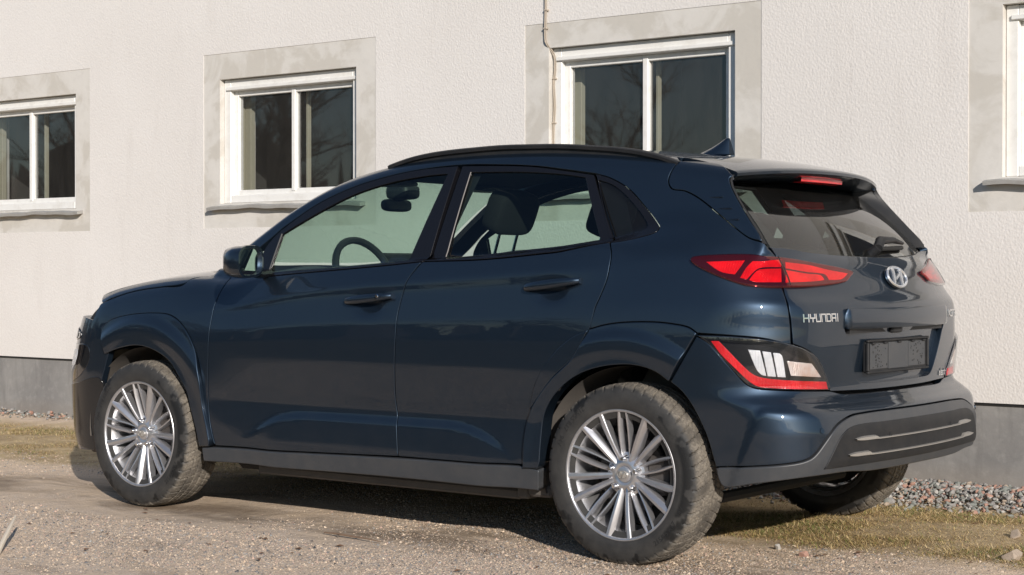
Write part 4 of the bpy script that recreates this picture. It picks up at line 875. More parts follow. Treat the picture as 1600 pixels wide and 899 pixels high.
# ---------------------------------------------------------------- building: rendered wall, plinth, windows
YW = 1.68
def stucco_mat():
    m, t, b = newmat('rough_white_render'); N = NT(t); p = pos(N)
    big = N.noise(p, .9, 4, .5); fine = N.noise(p, 60, 5, .6)
    c = N.mix(N.ramp(big, [(.35, 0.), (.7, 1.)]), (.685, .654, .622), (.735, .708, .680)); c = N.mix(N.ramp(fine, [(.35, .25), (.55, 0.)]), c, (.60, .568, .535))
    # rain staining in long vertical smears
    mp = N.n('ShaderNodeMapping', i_Vector=p, i_Scale=(2.2, 1, .35)).outputs[0]; st = N.noise(mp, 2.4, 5, .6); c = N.mix(N.ramp(st, [(.56, 0.), (.80, .38)]), c, (.545, .51, .475))
    # hairline joint down the wall right of the middle window, broken up by noise
    xx = xyz(N, p)[0]; jn = N.math('ABSOLUTE', N.math('SUBTRACT', N.math('ADD', xx, N.math('MULTIPLY', N.noise(p, 5, 4), .02)), 2.245)); jf = N.math('MULTIPLY', N.n('ShaderNodeMapRange', i_0=jn, i_1=.010, i_2=.002, i_3=0., i_4=.30).outputs[0], N.ramp(N.noise(p, 7, 3), [(.4, 0.), (.6, 1.)])); c = N.mix(jf, c, (.42, .39, .36))
    N.l(c, b.inputs['Base Color']); b.inputs['Roughness'].default_value = .95; b.inputs['Specular IOR Level'].default_value = .2
    mp2 = N.n('ShaderNodeMapping', i_Vector=p, i_Scale=(1, 1, .8)).outputs[0]
    h = N.noise(mp2, 78, 3, .5, dist=.3); v = N.n('ShaderNodeTexVoronoi', feature='SMOOTH_F1', i_Vector=mp2, i_Scale=92., i_Smoothness=.6).outputs['Distance']
    hh = N.math('ADD', N.math('MULTIPLY', h, .7), N.math('MULTIPLY', v, .5)); s1 = N.bump(hh, .36, .006); N.l(N.bump(N.noise(p, 3, 3), .10, .02, s1), b.inputs['Normal'])
    return m
def plaster_mat():
    m, t, b = newmat('smooth_grey_plaster'); N = NT(t); p = pos(N); n1 = N.noise(p, 3.2, 6, .6, dist=.6); n2 = N.noise(p, 18, 5, .6)
    c = N.mix(N.ramp(n1, [(.42, 0.), (.475, .5), (.50, .75), (.62, 1.)]), (.535, .505, .455), (.635, .61, .57)); c = N.mix(N.ramp(n2, [(.5, 0.), (.75, .35)]), c, (.48, .455, .415))
    N.l(c, b.inputs['Base Color']); b.inputs['Roughness'].default_value = .9; N.l(N.bump(N.noise(p, 40, 5), .25, .003), b.inputs['Normal']); return m
def plinth_mat():
    m, t, b = newmat('grey_plinth_cement'); N = NT(t); p = pos(N); n1 = N.noise(p, 2.4, 6, .6, dist=.5); n2 = N.noise(p, 22, 6, .65)
    mp = N.n('ShaderNodeMapping', i_Vector=p, i_Scale=(3., 1, .5)).outputs[0]; n3 = N.noise(mp, 3, 5, .6)
    c = N.mix(N.ramp(n1, [(.35, 0.), (.65, 1.)]), (.195, .19, .185), (.27, .262, .25)); c = N.mix(N.ramp(n2, [(.5, 0.), (.8, .5)]), c, (.36, .35, .33)); c = N.mix(N.ramp(n3, [(.52, 0.), (.72, .6)]), c, (.13, .125, .12))
    z = xyz(N, p)[2]; low = N.n('ShaderNodeMapRange', i_0=N.math('ADD', z, N.math('MULTIPLY', n1, .12)), i_1=.22, i_2=.06, i_3=0., i_4=.6).outputs[0]; c = N.mix(low, c, (.27, .225, .18))
    N.l(c, b.inputs['Base Color']); b.inputs['Roughness'].default_value = .85; N.l(N.bump(N.math('ADD', N.noise(p, 35, 5), N.noise(p, 6, 4)), .25, .006), b.inputs['Normal']); return m
def wood_mat(n, col, dirt):
    m, t, b = newmat(n); N = NT(t); p = pos(N); n1 = N.noise(p, 16, 6, .62); N.l(N.mix(N.ramp(n1, [(.48, 0.), (.8, .55)]), col, dirt), b.inputs['Base Color']); b.inputs['Roughness'].default_value = .45; N.l(N.bump(N.noise(p, 70, 4), .12, .002), b.inputs['Normal']); return m
STUCCO, PLASTER, PLINTH = stucco_mat(), plaster_mat(), plinth_mat()
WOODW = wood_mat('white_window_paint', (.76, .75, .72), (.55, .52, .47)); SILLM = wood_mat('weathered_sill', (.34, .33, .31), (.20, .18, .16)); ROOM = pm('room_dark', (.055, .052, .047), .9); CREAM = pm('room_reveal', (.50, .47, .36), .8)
WGLASS = glass_mat('window_glass', (.72, .74, .74), 1.52, dust=.075, gain=2.4, rough=.02)
bld = empty('building', (0, YW, 0), label='white rendered building wall with small windows and a grey plinth behind the car', cat='building')
def bm_obj(mb, name, mat, parent, **kw):
    mb.xf(Matrix.Translation((0, -YW, 0))); return mb.build(name, mat, parent, **kw)
def bm_sub(mb, name, mat, parent, **kw): return bm_obj(mb, name, mat, parent, **kw)
X0, X1, Z1 = -14., 9., 5.2; TH = .32
WINS = [(-4.836, -3.660), (-2.217, -1.032), (.405, 1.584), (3.000, 4.180)]; WZ0, WZ1 = 1.495, 2.293
SUR = [(-5.0, -3.508), (-2.367, -.872), (.241, 1.739), (2.836, 4.34)]; SZ0, SZ1 = 1.337, (2.457, 2.459, 2.430, 2.44)
# the wall as blocks round the openings: front sheet 5 mm proud of the smooth surrounds
wall = MB(); xs = sorted([X0, X1] + [v for s in SUR for v in s])
PL = .448
for i in range(len(xs) - 1):
    a, b = xs[i], xs[i + 1]; k = [j for j, s in enumerate(SUR) if abs(s[0] - a) < 1e-6]
    if k:
        wall.box((a, YW, PL), (b, YW + TH, SZ0)); wall.box((a, YW, SZ1[k[0]]), (b, YW + TH, Z1))
    else: wall.box((a, YW, PL), (b, YW + TH, Z1))
bm_obj(wall, 'wall', STUCCO, bld, smooth=False)
pl = MB(); pl.box((X0, YW + .016, -.4), (X1, YW + TH, PL - .002)); bm_obj(pl, 'plinth', PLINTH, bld, smooth=False)
dl = MB(); dl.box((X0, YW + .008, PL - .012), (X1, YW + .03, PL - .003)); bm_obj(dl, 'overhang_shade', BLACK, bld, smooth=False)  # black strip standing in for the shade under the render's overhang
for (a, b), (sa, sb), st in zip(WINS, SUR, SZ1):
    s = MB(); y = YW + .003
    s.box((sa, y, SZ0), (a, YW + TH, st)); s.box((b, y, SZ0), (sb, YW + TH, st)); s.box((a, y, SZ0), (b, YW + TH, WZ0)); s.box((a, y, WZ1), (b, YW + TH, st)); bm_obj(s, 'window_surround', PLASTER, bld, smooth=False)
    # frame: outer case, sash set back, mullion, panes, sill
    f = MB(); F0 = YW + .040; w = .062
    f.box((a + .002, F0, WZ0 + .002), (a + w, F0 + .10, WZ1 - .002), .004); f.box((b - w, F0, WZ0 + .002), (b - .002, F0 + .10, WZ1 - .002), .004)
    f.box((a + w, F0 + .001, WZ1 - .075), (b - w, F0 + .099, WZ1 - .003), .004); f.box((a + w, F0 + .001, WZ0 + .003), (b - w, F0 + .099, WZ0 + .052), .004)
    f.box((a + .03, F0 - .014, WZ1 - .072), (b - .012, F0 + .002, WZ1 - .050), .003)
    win = bm_obj(f, 'window', WOODW, bld)
    s2 = MB(); S0 = F0 + .035; u = .034; za, zb = WZ0 + .052, WZ1 - .075; xm = (a + b) / 2
    s2.box((a + w, S0, za), (a + w + u, S0 + .045, zb), .003); s2.box((b - w - u, S0, za), (b - w, S0 + .045, zb), .003)
    s2.box((a + w + u, S0 + .0008, zb - u), (b - w - u, S0 + .044, zb), .003); s2.box((a + w + u, S0 + .0008, za), (b - w - u, S0 + .044, za + u), .003)
    bm_sub(s2, 'sash', WOODW, win)
    m2 = MB(); m2.box((xm - .017, S0 - .006, za + u * .5), (xm + .017, S0 + .040, zb - u * .5), .004); bm_sub(m2, 'mullion', WOODW, win)
    for x0, x1 in ((a + w + u, xm - .017), (xm + .017, b - w - u)):
        g = MB(); g.add([(x0 - .002, S0 + .022, za + u - .002), (x1 + .002, S0 + .022, za + u - .002), (x1 + .002, S0 + .022, zb - u + .002), (x0 - .002, S0 + .022, zb - u + .002)], [(0, 1, 2, 3)]); bm_sub(g, 'pane', WGLASS, win, smooth=False)
    sl_ = MB(); rows = []
    for x in np.linspace(a - .075, b + .075, 24):
        j = .004 * math.sin(x * 9.) + .003 * math.sin(x * 23 + 1); rows.append([(x, YW + .10, WZ0 + .004), (x, YW - .035, WZ0 - .016 + j), (x, YW - .050, WZ0 - .022 + j), (x, YW - .048, WZ0 - .040 + j), (x, YW - .030, WZ0 - .038 + j), (x, YW + .04, WZ0 - .030)])
    sl_.grid(rows[::-1], closev=True); n6 = len(sl_.V); sl_.F += [tuple(range(6)), tuple(range(n6 - 6, n6))[::-1]]; bm_sub(sl_, 'sill', SILLM, win, angle=30)
    # room behind: dark box, cream splay, second inner frame
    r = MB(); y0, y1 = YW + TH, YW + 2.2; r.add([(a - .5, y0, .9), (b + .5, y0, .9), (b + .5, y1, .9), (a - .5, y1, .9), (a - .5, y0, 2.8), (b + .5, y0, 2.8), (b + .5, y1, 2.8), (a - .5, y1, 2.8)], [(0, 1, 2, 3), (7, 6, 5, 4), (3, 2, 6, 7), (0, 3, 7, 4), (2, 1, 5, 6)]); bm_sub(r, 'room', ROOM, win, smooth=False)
    i2 = MB(); Y2 = S0 + .12; i2.box((a + .005, S0 + .05, WZ0 + .01), (a + .03, Y2 + .06, WZ1 - .01)); i2.box((a + .035, Y2, WZ0 + .02), (a + .085, Y2 + .04, WZ1 - .02), .003); i2.box((xm - .012, Y2, WZ0 + .02), (xm + .006, Y2 + .03, WZ1 - .02), .002); bm_sub(i2, 'inner_frame', CREAM, win)
# ---------------------------------------------------------------- cable clipped to the wall
cb = MB(); pts = [(.372, YW - .012, 3.4), (.376, YW - .012, 3.0), (.385, YW - .012, 2.75), (.392, YW - .012, 2.56), (.389, YW - .012, 2.43), (.387, YW - .010, 2.36), (.392, YW - .008, 2.32), (.408, YW + .012, 2.285), (.424, YW + .028, 2.24), (.423, YW + .032, 2.17), (.413, YW + .034, 2.10), (.419, YW + .034, 1.98), (.412, YW + .034, 1.85), (.407, YW + .034, 1.7), (.405, YW + .036, 1.52)]
def smooth3(pts, n):
    P = [Vector(p) for p in pts]; out = []
    for i in range(len(P) - 1):
        p0, p1, p2, p3 = P[max(i - 1, 0)], P[i], P[i + 1], P[min(i + 2, len(P) - 1)]
        for k in range(n): t = k / n; out.append(.5 * ((2 * p1) + (p2 - p0) * t + (2 * p0 - 5 * p1 + 4 * p2 - p3) * t * t + (3 * p1 - p0 - 3 * p2 + p3) * t ** 3))
    return out + [P[-1]]
CABLE = pm('dirty_cable', (.42, .36, .29), .6)
ca = empty('cable', (.39, YW, 2.4), label='thin beige electric cable clipped to the wall beside the window', cat='cable')
off = Matrix.Translation((-.39, -YW, -2.4))
cb.tube(smooth3(pts, 5), .0042, 8); cb.xf(off); cb.build('cable_run', CABLE, ca)
c2 = MB().tube([p + Vector((.009, .001 * math.sin(i * .7), 0)) for i, p in enumerate(smooth3(pts, 5))], .0030, 8); c2.xf(off); c2.build('cable_run', CABLE, ca)
for x, y, z in ((.393, YW - .012, 2.50), (.388, YW - .012, 2.40), (.418, YW + .034, 2.125), (.414, YW + .034, 1.88), (.385, YW - .012, 2.72)):
    k = MB().box((x - .009, y - .007, z - .005), (x + .018, y + .012, z + .005), .003); k.xf(off); k.build('cable_clip', CABLE, ca)
# ---------------------------------------------------------------- ground
def gz(x, y):
    x = np.asarray(x, float); y = np.asarray(y, float)
    g = .012 * np.sin(1.7 * x + .6) * np.sin(1.3 * y + .4) + .006 * np.sin(4.3 * x + 2 * y) + .004 * np.sin(7.9 * y - 3 * x)
    strip_ = np.exp(-((y - .55) / .40) ** 2) * .010                       # grass strip stands a little proud
    bed = sst(y, 1.15, 1.6) * .035
    ruts = 0
    near = sst(np.abs(y), 12, 30)
    return (g * .5 + strip_ + bed + ruts) * (1 - near) + .003
def ground_mat():
    m, t, b = newmat('gravel_track'); N = NT(t); p = pos(N); x, y, z = xyz(N, p)
    n1 = N.noise(p, 1.1, 6, .6, dist=.5); n2 = N.noise(p, 6, 6, .62); n3 = N.noise(p, 46, 5, .6)
    mp = N.n('ShaderNodeMapping', i_Vector=p, i_Scale=(.55, 1.6, 1)).outputs[0]; n4 = N.noise(mp, 1.7, 6, .62, dist=.7)
    vo = N.n('ShaderNodeTexVoronoi', i_Vector=p, i_Scale=85.); vo2 = N.n('ShaderNodeTexVoronoi', i_Vector=p, i_Scale=190.)
    stone = N.mix(N.math('MULTIPLY', xyz(N, vo.outputs['Color'])[0], 1.), (.50, .43, .365), (.74, .67, .59)); st2 = N.mix(xyz(N, vo2.outputs['Color'])[1], (.54, .42, .31), (.76, .62, .49))
    dirt = N.mix(n3, (.56, .43, .305), (.72, .575, .43)); c = N.mix(N.ramp(n2, [(.42, 0.), (.62, .75)]), dirt, st2)
    c = N.mix(N.math('MULTIPLY', N.ramp(vo.outputs['Distance'], [(.18, 1.), (.34, 0.)]), N.ramp(n2, [(.40, .1), (.60, .85)])), c, stone)
    yy = N.math('ADD', y, N.math('MULTIPLY', N.math('SUBTRACT', n1, .5), .9))
    trk = N.math('MULTIPLY', N.n('ShaderNodeMapRange', i_0=N.math('ABSOLUTE', N.math('ADD', yy, .72)), i_1=.42, i_2=.10, i_3=0., i_4=1.).outputs[0], N.ramp(n4, [(.40, 0.), (.56, 1.)]))
    c = N.mix(N.math('MULTIPLY', trk, .85), c, N.mix(n3, (.14, .10, .068), (.25, .185, .125)))
    moist = N.ramp(n4, [(.55, 0.), (.68, .6)]); c = N.mix(moist, c, (.27, .20, .135))
    soil = N.math('MULTIPLY', N.n('ShaderNodeMapRange', i_0=yy, i_1=-.18, i_2=.10, i_3=0., i_4=1.).outputs[0], N.n('ShaderNodeMapRange', i_0=yy, i_1=1.5, i_2=1.2, i_3=0., i_4=1.).outputs[0])
    c = N.mix(N.math('MULTIPLY', soil, .9), c, N.mix(N.ramp(n2, [(.4, 0.), (.6, 1.)]), (.32, .235, .13), (.48, .37, .21)))
    far = N.n('ShaderNodeMapRange', i_0=N.math('ADD', y, N.math('MULTIPLY', N.math('SUBTRACT', n1, .5), 1.2)), i_1=-2.95, i_2=-3.5, i_3=0., i_4=1.).outputs[0]   # unseen dark meadow, added beyond the track to darken the door reflections
    c = N.mix(far, c, N.mix(N.ramp(n4, [(.38, 0.), (.62, 1.)]), (.035, .031, .019), (.085, .068, .040)))
    N.l(c, b.inputs['Base Color']); b.inputs['Roughness'].default_value = .92; b.inputs['Specular IOR Level'].default_value = .25
    h = N.math('ADD', N.math('MULTIPLY', N.ramp(vo.outputs['Distance'], [(0., 1.), (.45, 0.)]), N.ramp(n2, [(.38, .1), (.62, 1.)])), N.math('MULTIPLY', n3, .7))
    N.l(N.bump(N.noise(p, 9, 5), .35, .03, N.bump(h, .55, .010)), b.inputs['Normal']); return m
GROUND = ground_mat()
gx = np.concatenate([[-400, -150, -60, -25, -12], np.arange(-7, 8.01, .07), [12, 25, 60, 150, 400]]); gy = np.concatenate([[-400, -150, -60, -25, -12], np.arange(-6, 2.21, .07), [4, 12, 60, 150, 400]])
GXm, GYm = np.meshgrid(gx, gy, indexing='ij'); gp_ = np.stack([GXm, GYm, gz(GXm, GYm)], -1)
MB().grid(gp_).build('ground', GROUND, None, angle=None, kind='structure')
# ---------------------------------------------------------------- loose stones
def stone_mesh(sub, seed, cuts=9):
    """a broken stone: a ball with random flat faces split off it"""
    g = (1 + 5 ** .5) / 2; V = [Vector(v).normalized() for v in ((-1, g, 0), (1, g, 0), (-1, -g, 0), (1, -g, 0), (0, -1, g), (0, 1, g), (0, -1, -g), (0, 1, -g), (g, 0, -1), (g, 0, 1), (-g, 0, -1), (-g, 0, 1))]
    F = [(0, 11, 5), (0, 5, 1), (0, 1, 7), (0, 7, 10), (0, 10, 11), (1, 5, 9), (5, 11, 4), (11, 10, 2), (10, 7, 6), (7, 1, 8), (3, 9, 4), (3, 4, 2), (3, 2, 6), (3, 6, 8), (3, 8, 9), (4, 9, 5), (2, 4, 11), (6, 2, 10), (8, 6, 7), (9, 8, 1)]
    for _ in range(sub):
        mid = {}; G = []
        def m(a, b):
            k = (min(a, b), max(a, b))
            if k not in mid: mid[k] = len(V); V.append(((V[a] + V[b]) / 2).normalized())
            return mid[k]
        for a, b, c in F: x, y, z = m(a, b), m(b, c), m(c, a); G += [(a, x, z), (x, b, y), (z, y, c), (x, y, z)]
        F = G
    r = random.Random(seed); P = [v.copy() for v in V]
    for _ in range(cuts):
        n = Vector((r.gauss(0, 1), r.gauss(0, 1), r.gauss(0, 1))).normalized(); d = r.uniform(.38, .72)
        for p in P:
            t = p.dot(n)
            if t > d: p -= n * (t - d)
    return [tuple(p * .62) for p in P], F
SH = [stone_mesh(1, s) for s in range(12)]
OCT = (np.array([(1, .1, 0), (0, 1, 0), (-1, -.1, 0), (.1, -1, 0), (0, 0, .9)], float) * .55, np.array([(0, 1, 4), (1, 2, 4), (2, 3, 4), (3, 0, 4)]))     # a grain half sunk in the dirt
def big_mesh(name, V, F, mats, mi):
    me = bpy.data.meshes.new(name); me.vertices.add(len(V)); me.vertices.foreach_set('co', V.ravel()); me.loops.add(len(F) * 3); me.loops.foreach_set('vertex_index', F.ravel().astype(np.int32)); me.polygons.add(len(F)); me.polygons.foreach_set('loop_start', np.arange(0, len(F) * 3, 3, dtype=np.int32)); me.polygons.foreach_set('loop_total', np.full(len(F), 3, dtype=np.int32))
    for q in mats: me.materials.append(q)
    me.polygons.foreach_set('material_index', mi.astype(np.int32)); me.update(calc_edges=True); return me
def scatter(name, pts, sizes, mats, label, cat, flat=.65, sink=.3, tiny=False):
    rr = np.random.default_rng(len(pts)); n = len(pts); k = rr.integers(12, size=n)
    if tiny: A = OCT[0][None] * rr.uniform(.55, 1.4, (n, 5, 1)); A[:, 4, :2] += rr.normal(0, .22, (n, 2)); FF = np.repeat(OCT[1][None], n, 0)
    else: A = np.array([v for v, f in SH])[k]; FF = np.array([f for v, f in SH])[k]
    A = A * np.stack([np.ones(n), rr.uniform(.6, 1, n), flat * rr.uniform(.6, 1.2, n)], 1)[:, None, :] * np.asarray(sizes)[:, None, None]
    a, t = rr.uniform(0, 6.28, n), rr.uniform(-1.1, 1.1, n) * (0 if tiny else 1); ca, sa, ct, st_ = np.cos(a), np.sin(a), np.cos(t), np.sin(t); x, y, z = A[..., 0], A[..., 1], A[..., 2]
    y, z = y * ct[:, None] - z * st_[:, None], y * st_[:, None] + z * ct[:, None]; x, y = x * ca[:, None] - y * sa[:, None], x * sa[:, None] + y * ca[:, None]
    V = np.stack([x, y, z], -1) + np.asarray(pts)[:, None, :]; V[..., 2] += (np.asarray(sizes) * flat * sink)[:, None]
    nv = A.shape[1]; F = (FF + (np.arange(n) * nv)[:, None, None]).reshape(-1, 3); mi = np.repeat(rr.integers(len(mats), size=n), FF.shape[1])
    return obj(name, big_mesh(name, V.reshape(-1, 3), F, mats, mi), None, label=label, cat=cat, kind='stuff')
def stmat(n, col):
    m, t, b = newmat(n); N = NT(t); p = pos(N); n1 = N.noise(p, 60, 5, .6); N.l(N.mix(n1, tuple(c * .7 for c in col), tuple(min(1, c * 1.25) for c in col)), b.inputs['Base Color']); b.inputs['Roughness'].default_value = .85; return m
ST = [stmat('stone_grey', (.27, .255, .24)), stmat('stone_buff', (.36, .29, .225)), stmat('stone_red', (.36, .21, .16)), stmat('stone_pale', (.42, .40, .37)), stmat('stone_green_grey', (.21, .22, .20)), stmat('stone_dark', (.14, .14, .15)), stmat('stone_sand', (.60, .46, .33)), stmat('stone_tan', (.72, .575, .43)), stmat('stone_pink', (.60, .42, .33)), stmat('clod', (.085, .062, .045))]
n = 11000; X = np.concatenate([rng.uniform(1.4, 4.6, n - 1600), rng.uniform(-6, 1.4, 1600)]); Y = YW + .02 - np.abs(rng.normal(0, .30, n)) ** 1.0; Y = np.clip(Y, .7, 1.68); keep = (Y > 1.08 + .10 * np.sin(X * 2.3) + rng.normal(0, .05, n)) & ((X > 1) | (Y > 1.45)); X, Y = X[keep], Y[keep]
S = .013 + .026 * rng.random(len(X)) ** 2; Zs = gz(X, Y) + rng.uniform(0, .03, len(X)) * sst(Y, 1.1, 1.4)
scatter('gravel_bed', np.stack([X, Y, Zs], 1), S, [ST[0], ST[0], ST[1], ST[2], ST[3], ST[4], ST[4]], 'grey and reddish crushed stone heaped along the foot of the wall', 'gravel', sink=.2)
n = 620000; Y = rng.uniform(-2.6, 0.25, n); X = rng.uniform(-4.6, 4.4, n); cover = np.sin(X * 1.3 + 2 * Y) + np.sin(Y * 3.1 - X * .7) + np.sin(X * 4.1 - Y * 5.) * .7 + np.sin(X * 9.1 + Y * 7.) * .4 + rng.normal(0, .8, n) + 1.2 * (np.abs(Y + 1.6) < .42) - 1.2 * (np.abs(Y + .85) < .28)
keep = (cover > -.25) & (Y > -2.45 + (X - .98) * .62) & (rng.random(n) < np.clip(.22 + .22 * (X + 2), .12, 1)); X, Y = X[keep], Y[keep]; S = .0042 + .0058 * rng.random(len(X)) ** 1.7 + .014 * rng.random(len(X)) ** 14
scatter('loose_gravel', np.stack([X, Y, gz(X, Y)], 1), S, [ST[1], ST[3], ST[6], ST[0], ST[6], ST[7], ST[7], ST[8], ST[6], ST[7]], 'fine loose gravel scattered over the dirt track', 'gravel', sink=-.12, flat=.8, tiny=True)
def rock(name, x, y, s, col, label, seed, flat=.75):
    V, F = stone_mesh(3, seed + 40, 12); mb = MB().add([(v[0] * s * 1.6, v[1] * s * 1.2, v[2] * s * flat * 1.6) for v in V], F)
    o = mb.build(name, col, None, (x, y, float(gz(x, y)) + s * flat * .35), angle=22, label=label, cat='stone', group='loose stones on the ground'); o.rotation_euler = (0, 0, seed)
rock('stone', 3.70, .03, .052, ST[1], 'largest buff angular stone in the dry grass at the right edge', 1)
rock('stone', 3.51, .55, .042, ST[1], 'brown stone half hidden in the grass near the gravel bed', 2)
rock('stone', 2.876, -.225, .024, ST[3], 'small pale stone between the rear wheel and the grass', 3)
rock('stone', 3.043, -.321, .026, ST[2], 'small pinkish stone in front of the grass behind the rear wheel', 4)
rock('stone', -1.75, .34, .034, ST[3], 'small pale stone on the grass ahead of the front bumper', 5, .4)
# ---------------------------------------------------------------- dry grass strip between track and wall
def grass_mat(n, a, b_):
    m, t, b = newmat(n); N = NT(t); p = pos(N); n1 = N.noise(p, 7, 4, .6); n2 = N.noise(p, 90, 2, .6); N.l(N.mix(N.math('MULTIPLY_ADD', n2, .6, N.math('MULTIPLY', n1, .5)), a, b_), b.inputs['Base Color']); b.inputs['Roughness'].default_value = .7; b.inputs['Specular IOR Level'].default_value = .2; return m
GR = [grass_mat('brown_straw', (.22, .14, .07), (.44, .30, .16)), grass_mat('dry_straw', (.42, .30, .14), (.78, .62, .35)), grass_mat('mossy_straw', (.28, .20, .075), (.52, .39, .17)), grass_mat('green_blade', (.09, .12, .03), (.20, .25, .07))]
def grass(n, x0, x1, ylo, yhi, seed):
    r = np.random.default_rng(seed); X = r.uniform(x0, x1, n); Y = r.uniform(ylo, yhi, n)
    d = np.sin(X * 5.1 + 1.3 * np.sin(Y * 4)) + np.sin(Y * 7.3 + X * 2.1) + np.sin(X * 13 - Y * 9) * .7
    edge = np.minimum(sst(Y, ylo, ylo + .30), 1 - sst(Y, yhi - .25, yhi)); keep = r.random(n) < (.14 + .86 * sst(d, -1.0, .9)) * edge
    X, Y, d = X[keep], Y[keep], d[keep]; m = len(X); L = (.008 + .036 * r.random(m) ** 1.8) * (.55 + .55 * sst(d, -1, 1)); a = r.uniform(0, 6.283, m); el = .04 + .75 * r.random(m) ** 2.4; wd = r.uniform(.0006, .0015, m); lg = r.random(m) < .07; L = np.where(lg, r.uniform(.05, .12, m), L); el = np.where(lg, r.uniform(.03, .25, m), el); wd = np.where(lg, .0013, wd)
    dx, dy = np.cos(a), np.sin(a); Z = gz(X, Y) + .001; V = np.empty((m, 5, 3)); 
    for k, (t, w) in enumerate(((0, 1), (0, -1), (.55, .8), (.55, -.8), (1, 0))):
        hh = np.sin(el) * L * (t - .28 * t * t); ll = np.cos(el) * L * t
        V[:, k] = np.stack([X + dx * ll - dy * w * wd, Y + dy * ll + dx * w * wd, Z + hh + .004 * t], 1)
    b = np.arange(m)[:, None] * 5; F = np.concatenate([b + (0, 1, 3), b + (0, 3, 2), b + (2, 3, 4)]); mi = np.where(r.random(m) < .10 * (1 + sst(d, .5, 1.8) * 2), 3, np.where(r.random(m) < .40, 2, np.where(r.random(m) < .45, 0, 1))); return V.reshape(-1, 3), F, np.concatenate([mi, mi, mi])
parts = [grass(90000, 1.9, 4.4, -.22, 1.28, 1), grass(60000, -5.0, -.6, .02, 1.40, 2)]
V = np.concatenate([parts[0][0], parts[1][0]]); F = np.concatenate([parts[0][1], parts[1][1] + len(parts[0][0])]); mi = np.concatenate([parts[0][2], parts[1][2]])
obj('dry_grass', big_mesh('dry_grass', V, F, GR, mi), None, label='short dry yellowed grass in a strip between track and wall', cat='grass', kind='stuff')
# a twig, bits of leaf litter
TW = pm('twig_bark', (.20, .13, .085), .8)
tw = MB(); tw.tube([(1.25, -1.0, .012), (1.33, -1.012, .016), (1.42, -1.01, .012), (1.50, -1.03, .015), (1.585, -1.035, .010)], [.003, .004, .004, .003, .0015], 6); tw.tube([(1.33, -1.012, .014), (1.38, -1.05, .018)], [.003, .0012], 5); tw.build('twig', TW, None, label='thin brown twig lying on the gravel track beside the car', cat='twig')
lf = MB(); rl = random.Random(8)
for _ in range(60):
    x, y = (rl.uniform(2.2, 4.2), rl.uniform(-.5, 1.2)) if rl.random() < .6 else (rl.uniform(0, 3), rl.uniform(-1.9, -.9)); s = rl.uniform(.008, .022); a = rl.uniform(0, 6.28); z = float(gz(x, y)) + .006
    c, q = math.cos(a), math.sin(a); lf.add([(x + u * c * s - v * q * s, y + u * q * s + v * c * s, z + h * s) for u, v, h in ((-1, 0, 0), (-.2, .5, .35), (1, 0, .1), (-.2, -.5, .3), (0, 0, .05))], [(0, 4, 1), (1, 4, 2), (2, 4, 3), (3, 4, 0)])
lf.build('leaf_litter', pm('dead_leaf', (.17, .095, .055), .8), None, smooth=False, label='brown dead leaves and bark scraps strewn over grass and track', cat='leaf litter', kind='stuff')
# dry stalk standing on the track near the camera
sk = MB(); sk.tube([(.62, -2.10, .0), (.55, -2.03, .02), (.40, -1.88, .055), (.25, -1.74, .075)], [.010, .010, .009, .004], 8); sk.build('straw_stalk', pm('straw', (.78, .68, .54), .7), None, label='pale straw stalk on the gravel at the lower left edge', cat='stalk')
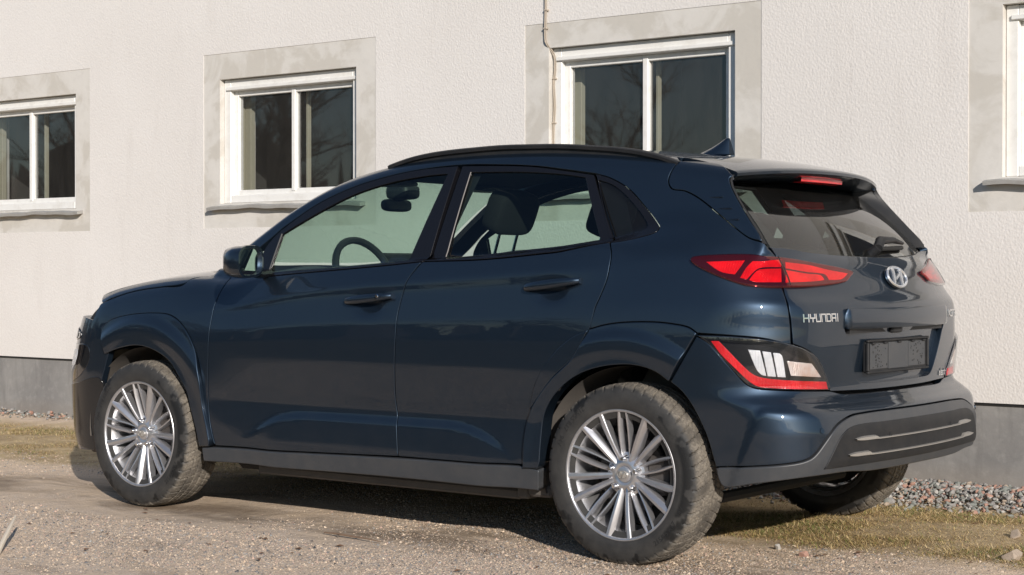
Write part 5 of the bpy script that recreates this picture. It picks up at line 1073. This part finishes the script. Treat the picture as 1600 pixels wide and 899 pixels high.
# ---------------------------------------------------------------- leafless wood across the yard (what paint and panes mirror)
BARK = pm('bare_bark', (.060, .048, .040), .9)
def branch(mb, p, d, L, r, lev, rr):
    n = 3 if lev < 3 else 2; pts = [p]; q = p.copy(); dd = d.copy()
    for i in range(n):
        dd = (dd + Vector((rr.gauss(0, .16), rr.gauss(0, .16), rr.gauss(.04, .10)))).normalized(); q = q + dd * (L / n); pts.append(q.copy())
    mb.tube(pts, [r * (1 - .45 * i / n) for i in range(n + 1)], 4 if lev < 2 else 3, cap=False)
    if lev >= 4: return
    k = (7, 5, 5, 4)[lev]
    for i in range(k):
        t = rr.uniform(.30, 1.0) if lev == 0 else rr.uniform(.2, 1.); a = pts[min(int(t * n), n - 1)].lerp(pts[min(int(t * n) + 1, n)], t * n - int(t * n))
        ax = Vector((rr.gauss(0, 1), rr.gauss(0, 1), rr.gauss(0, .3))).normalized(); nd = (dd * .75 + ax * rr.uniform(.55, .95) + Vector((0, 0, .15))).normalized(); branch(mb, a, nd, L * rr.uniform(.45, .68), r * .45, lev + 1, rr)
protos = []
for s in range(4):
    rr = random.Random(20 + s); mb = MB(); branch(mb, Vector((0, 0, -.2)), Vector((0, 0, 1)), 4.2, .15, 0, rr); protos.append((np.array([tuple(v) for v in mb.V]), mb.F))
wd = MB(); rr = random.Random(77); WV = []; WF = []; base = 0
for i in range(110):
    az = rr.uniform(168, 330); dist = rr.uniform(36, 62) if az < 262 else rr.uniform(55, 80); x, y = 1 + dist * math.cos(R(az)), dist * math.sin(R(az)); sc = rr.uniform(.95, 1.5) if az < 230 else (rr.uniform(.45, .85) if rr.random() < .8 else 1.1); P, F = protos[i % 4]; t = rr.uniform(0, 6.28); c, q = math.cos(t), math.sin(t)
    Q = P * sc; Q = np.stack([Q[:, 0] * c - Q[:, 1] * q + x, Q[:, 0] * q + Q[:, 1] * c + y, Q[:, 2]], 1); WV.append(Q); WF += [tuple(k + base for k in f) for f in F]; base += len(Q)
for i in range(2200):           # brushwood below the trees
    az = rr.uniform(160, 335); dist = rr.uniform(33, 60) if az < 262 else rr.uniform(52, 78); x, y = 1 + dist * math.cos(R(az)), dist * math.sin(R(az)); h = rr.uniform(1.0, 4.8) * (1 if az < 230 else .6); w = rr.uniform(.5, 1.4); a = rr.uniform(0, 3.14)
    WV.append(np.array([(x - w * math.cos(a), y - w * math.sin(a), -.1), (x + w * math.cos(a), y + w * math.sin(a), -.1), (x + w * .6 * math.cos(a) + .3, y + w * .6 * math.sin(a), h), (x - w * .5 * math.cos(a), y - w * .5 * math.sin(a) + .3, h * .9)])); WF.append((base, base + 1, base + 2, base + 3)); base += 4
obj('bare_wood', mesh_from('bare_wood', np.concatenate(WV), WF, BARK, smooth=False), None, label='leafless wood across the yard, mirrored in the car paint and panes', cat='wood', kind='stuff')
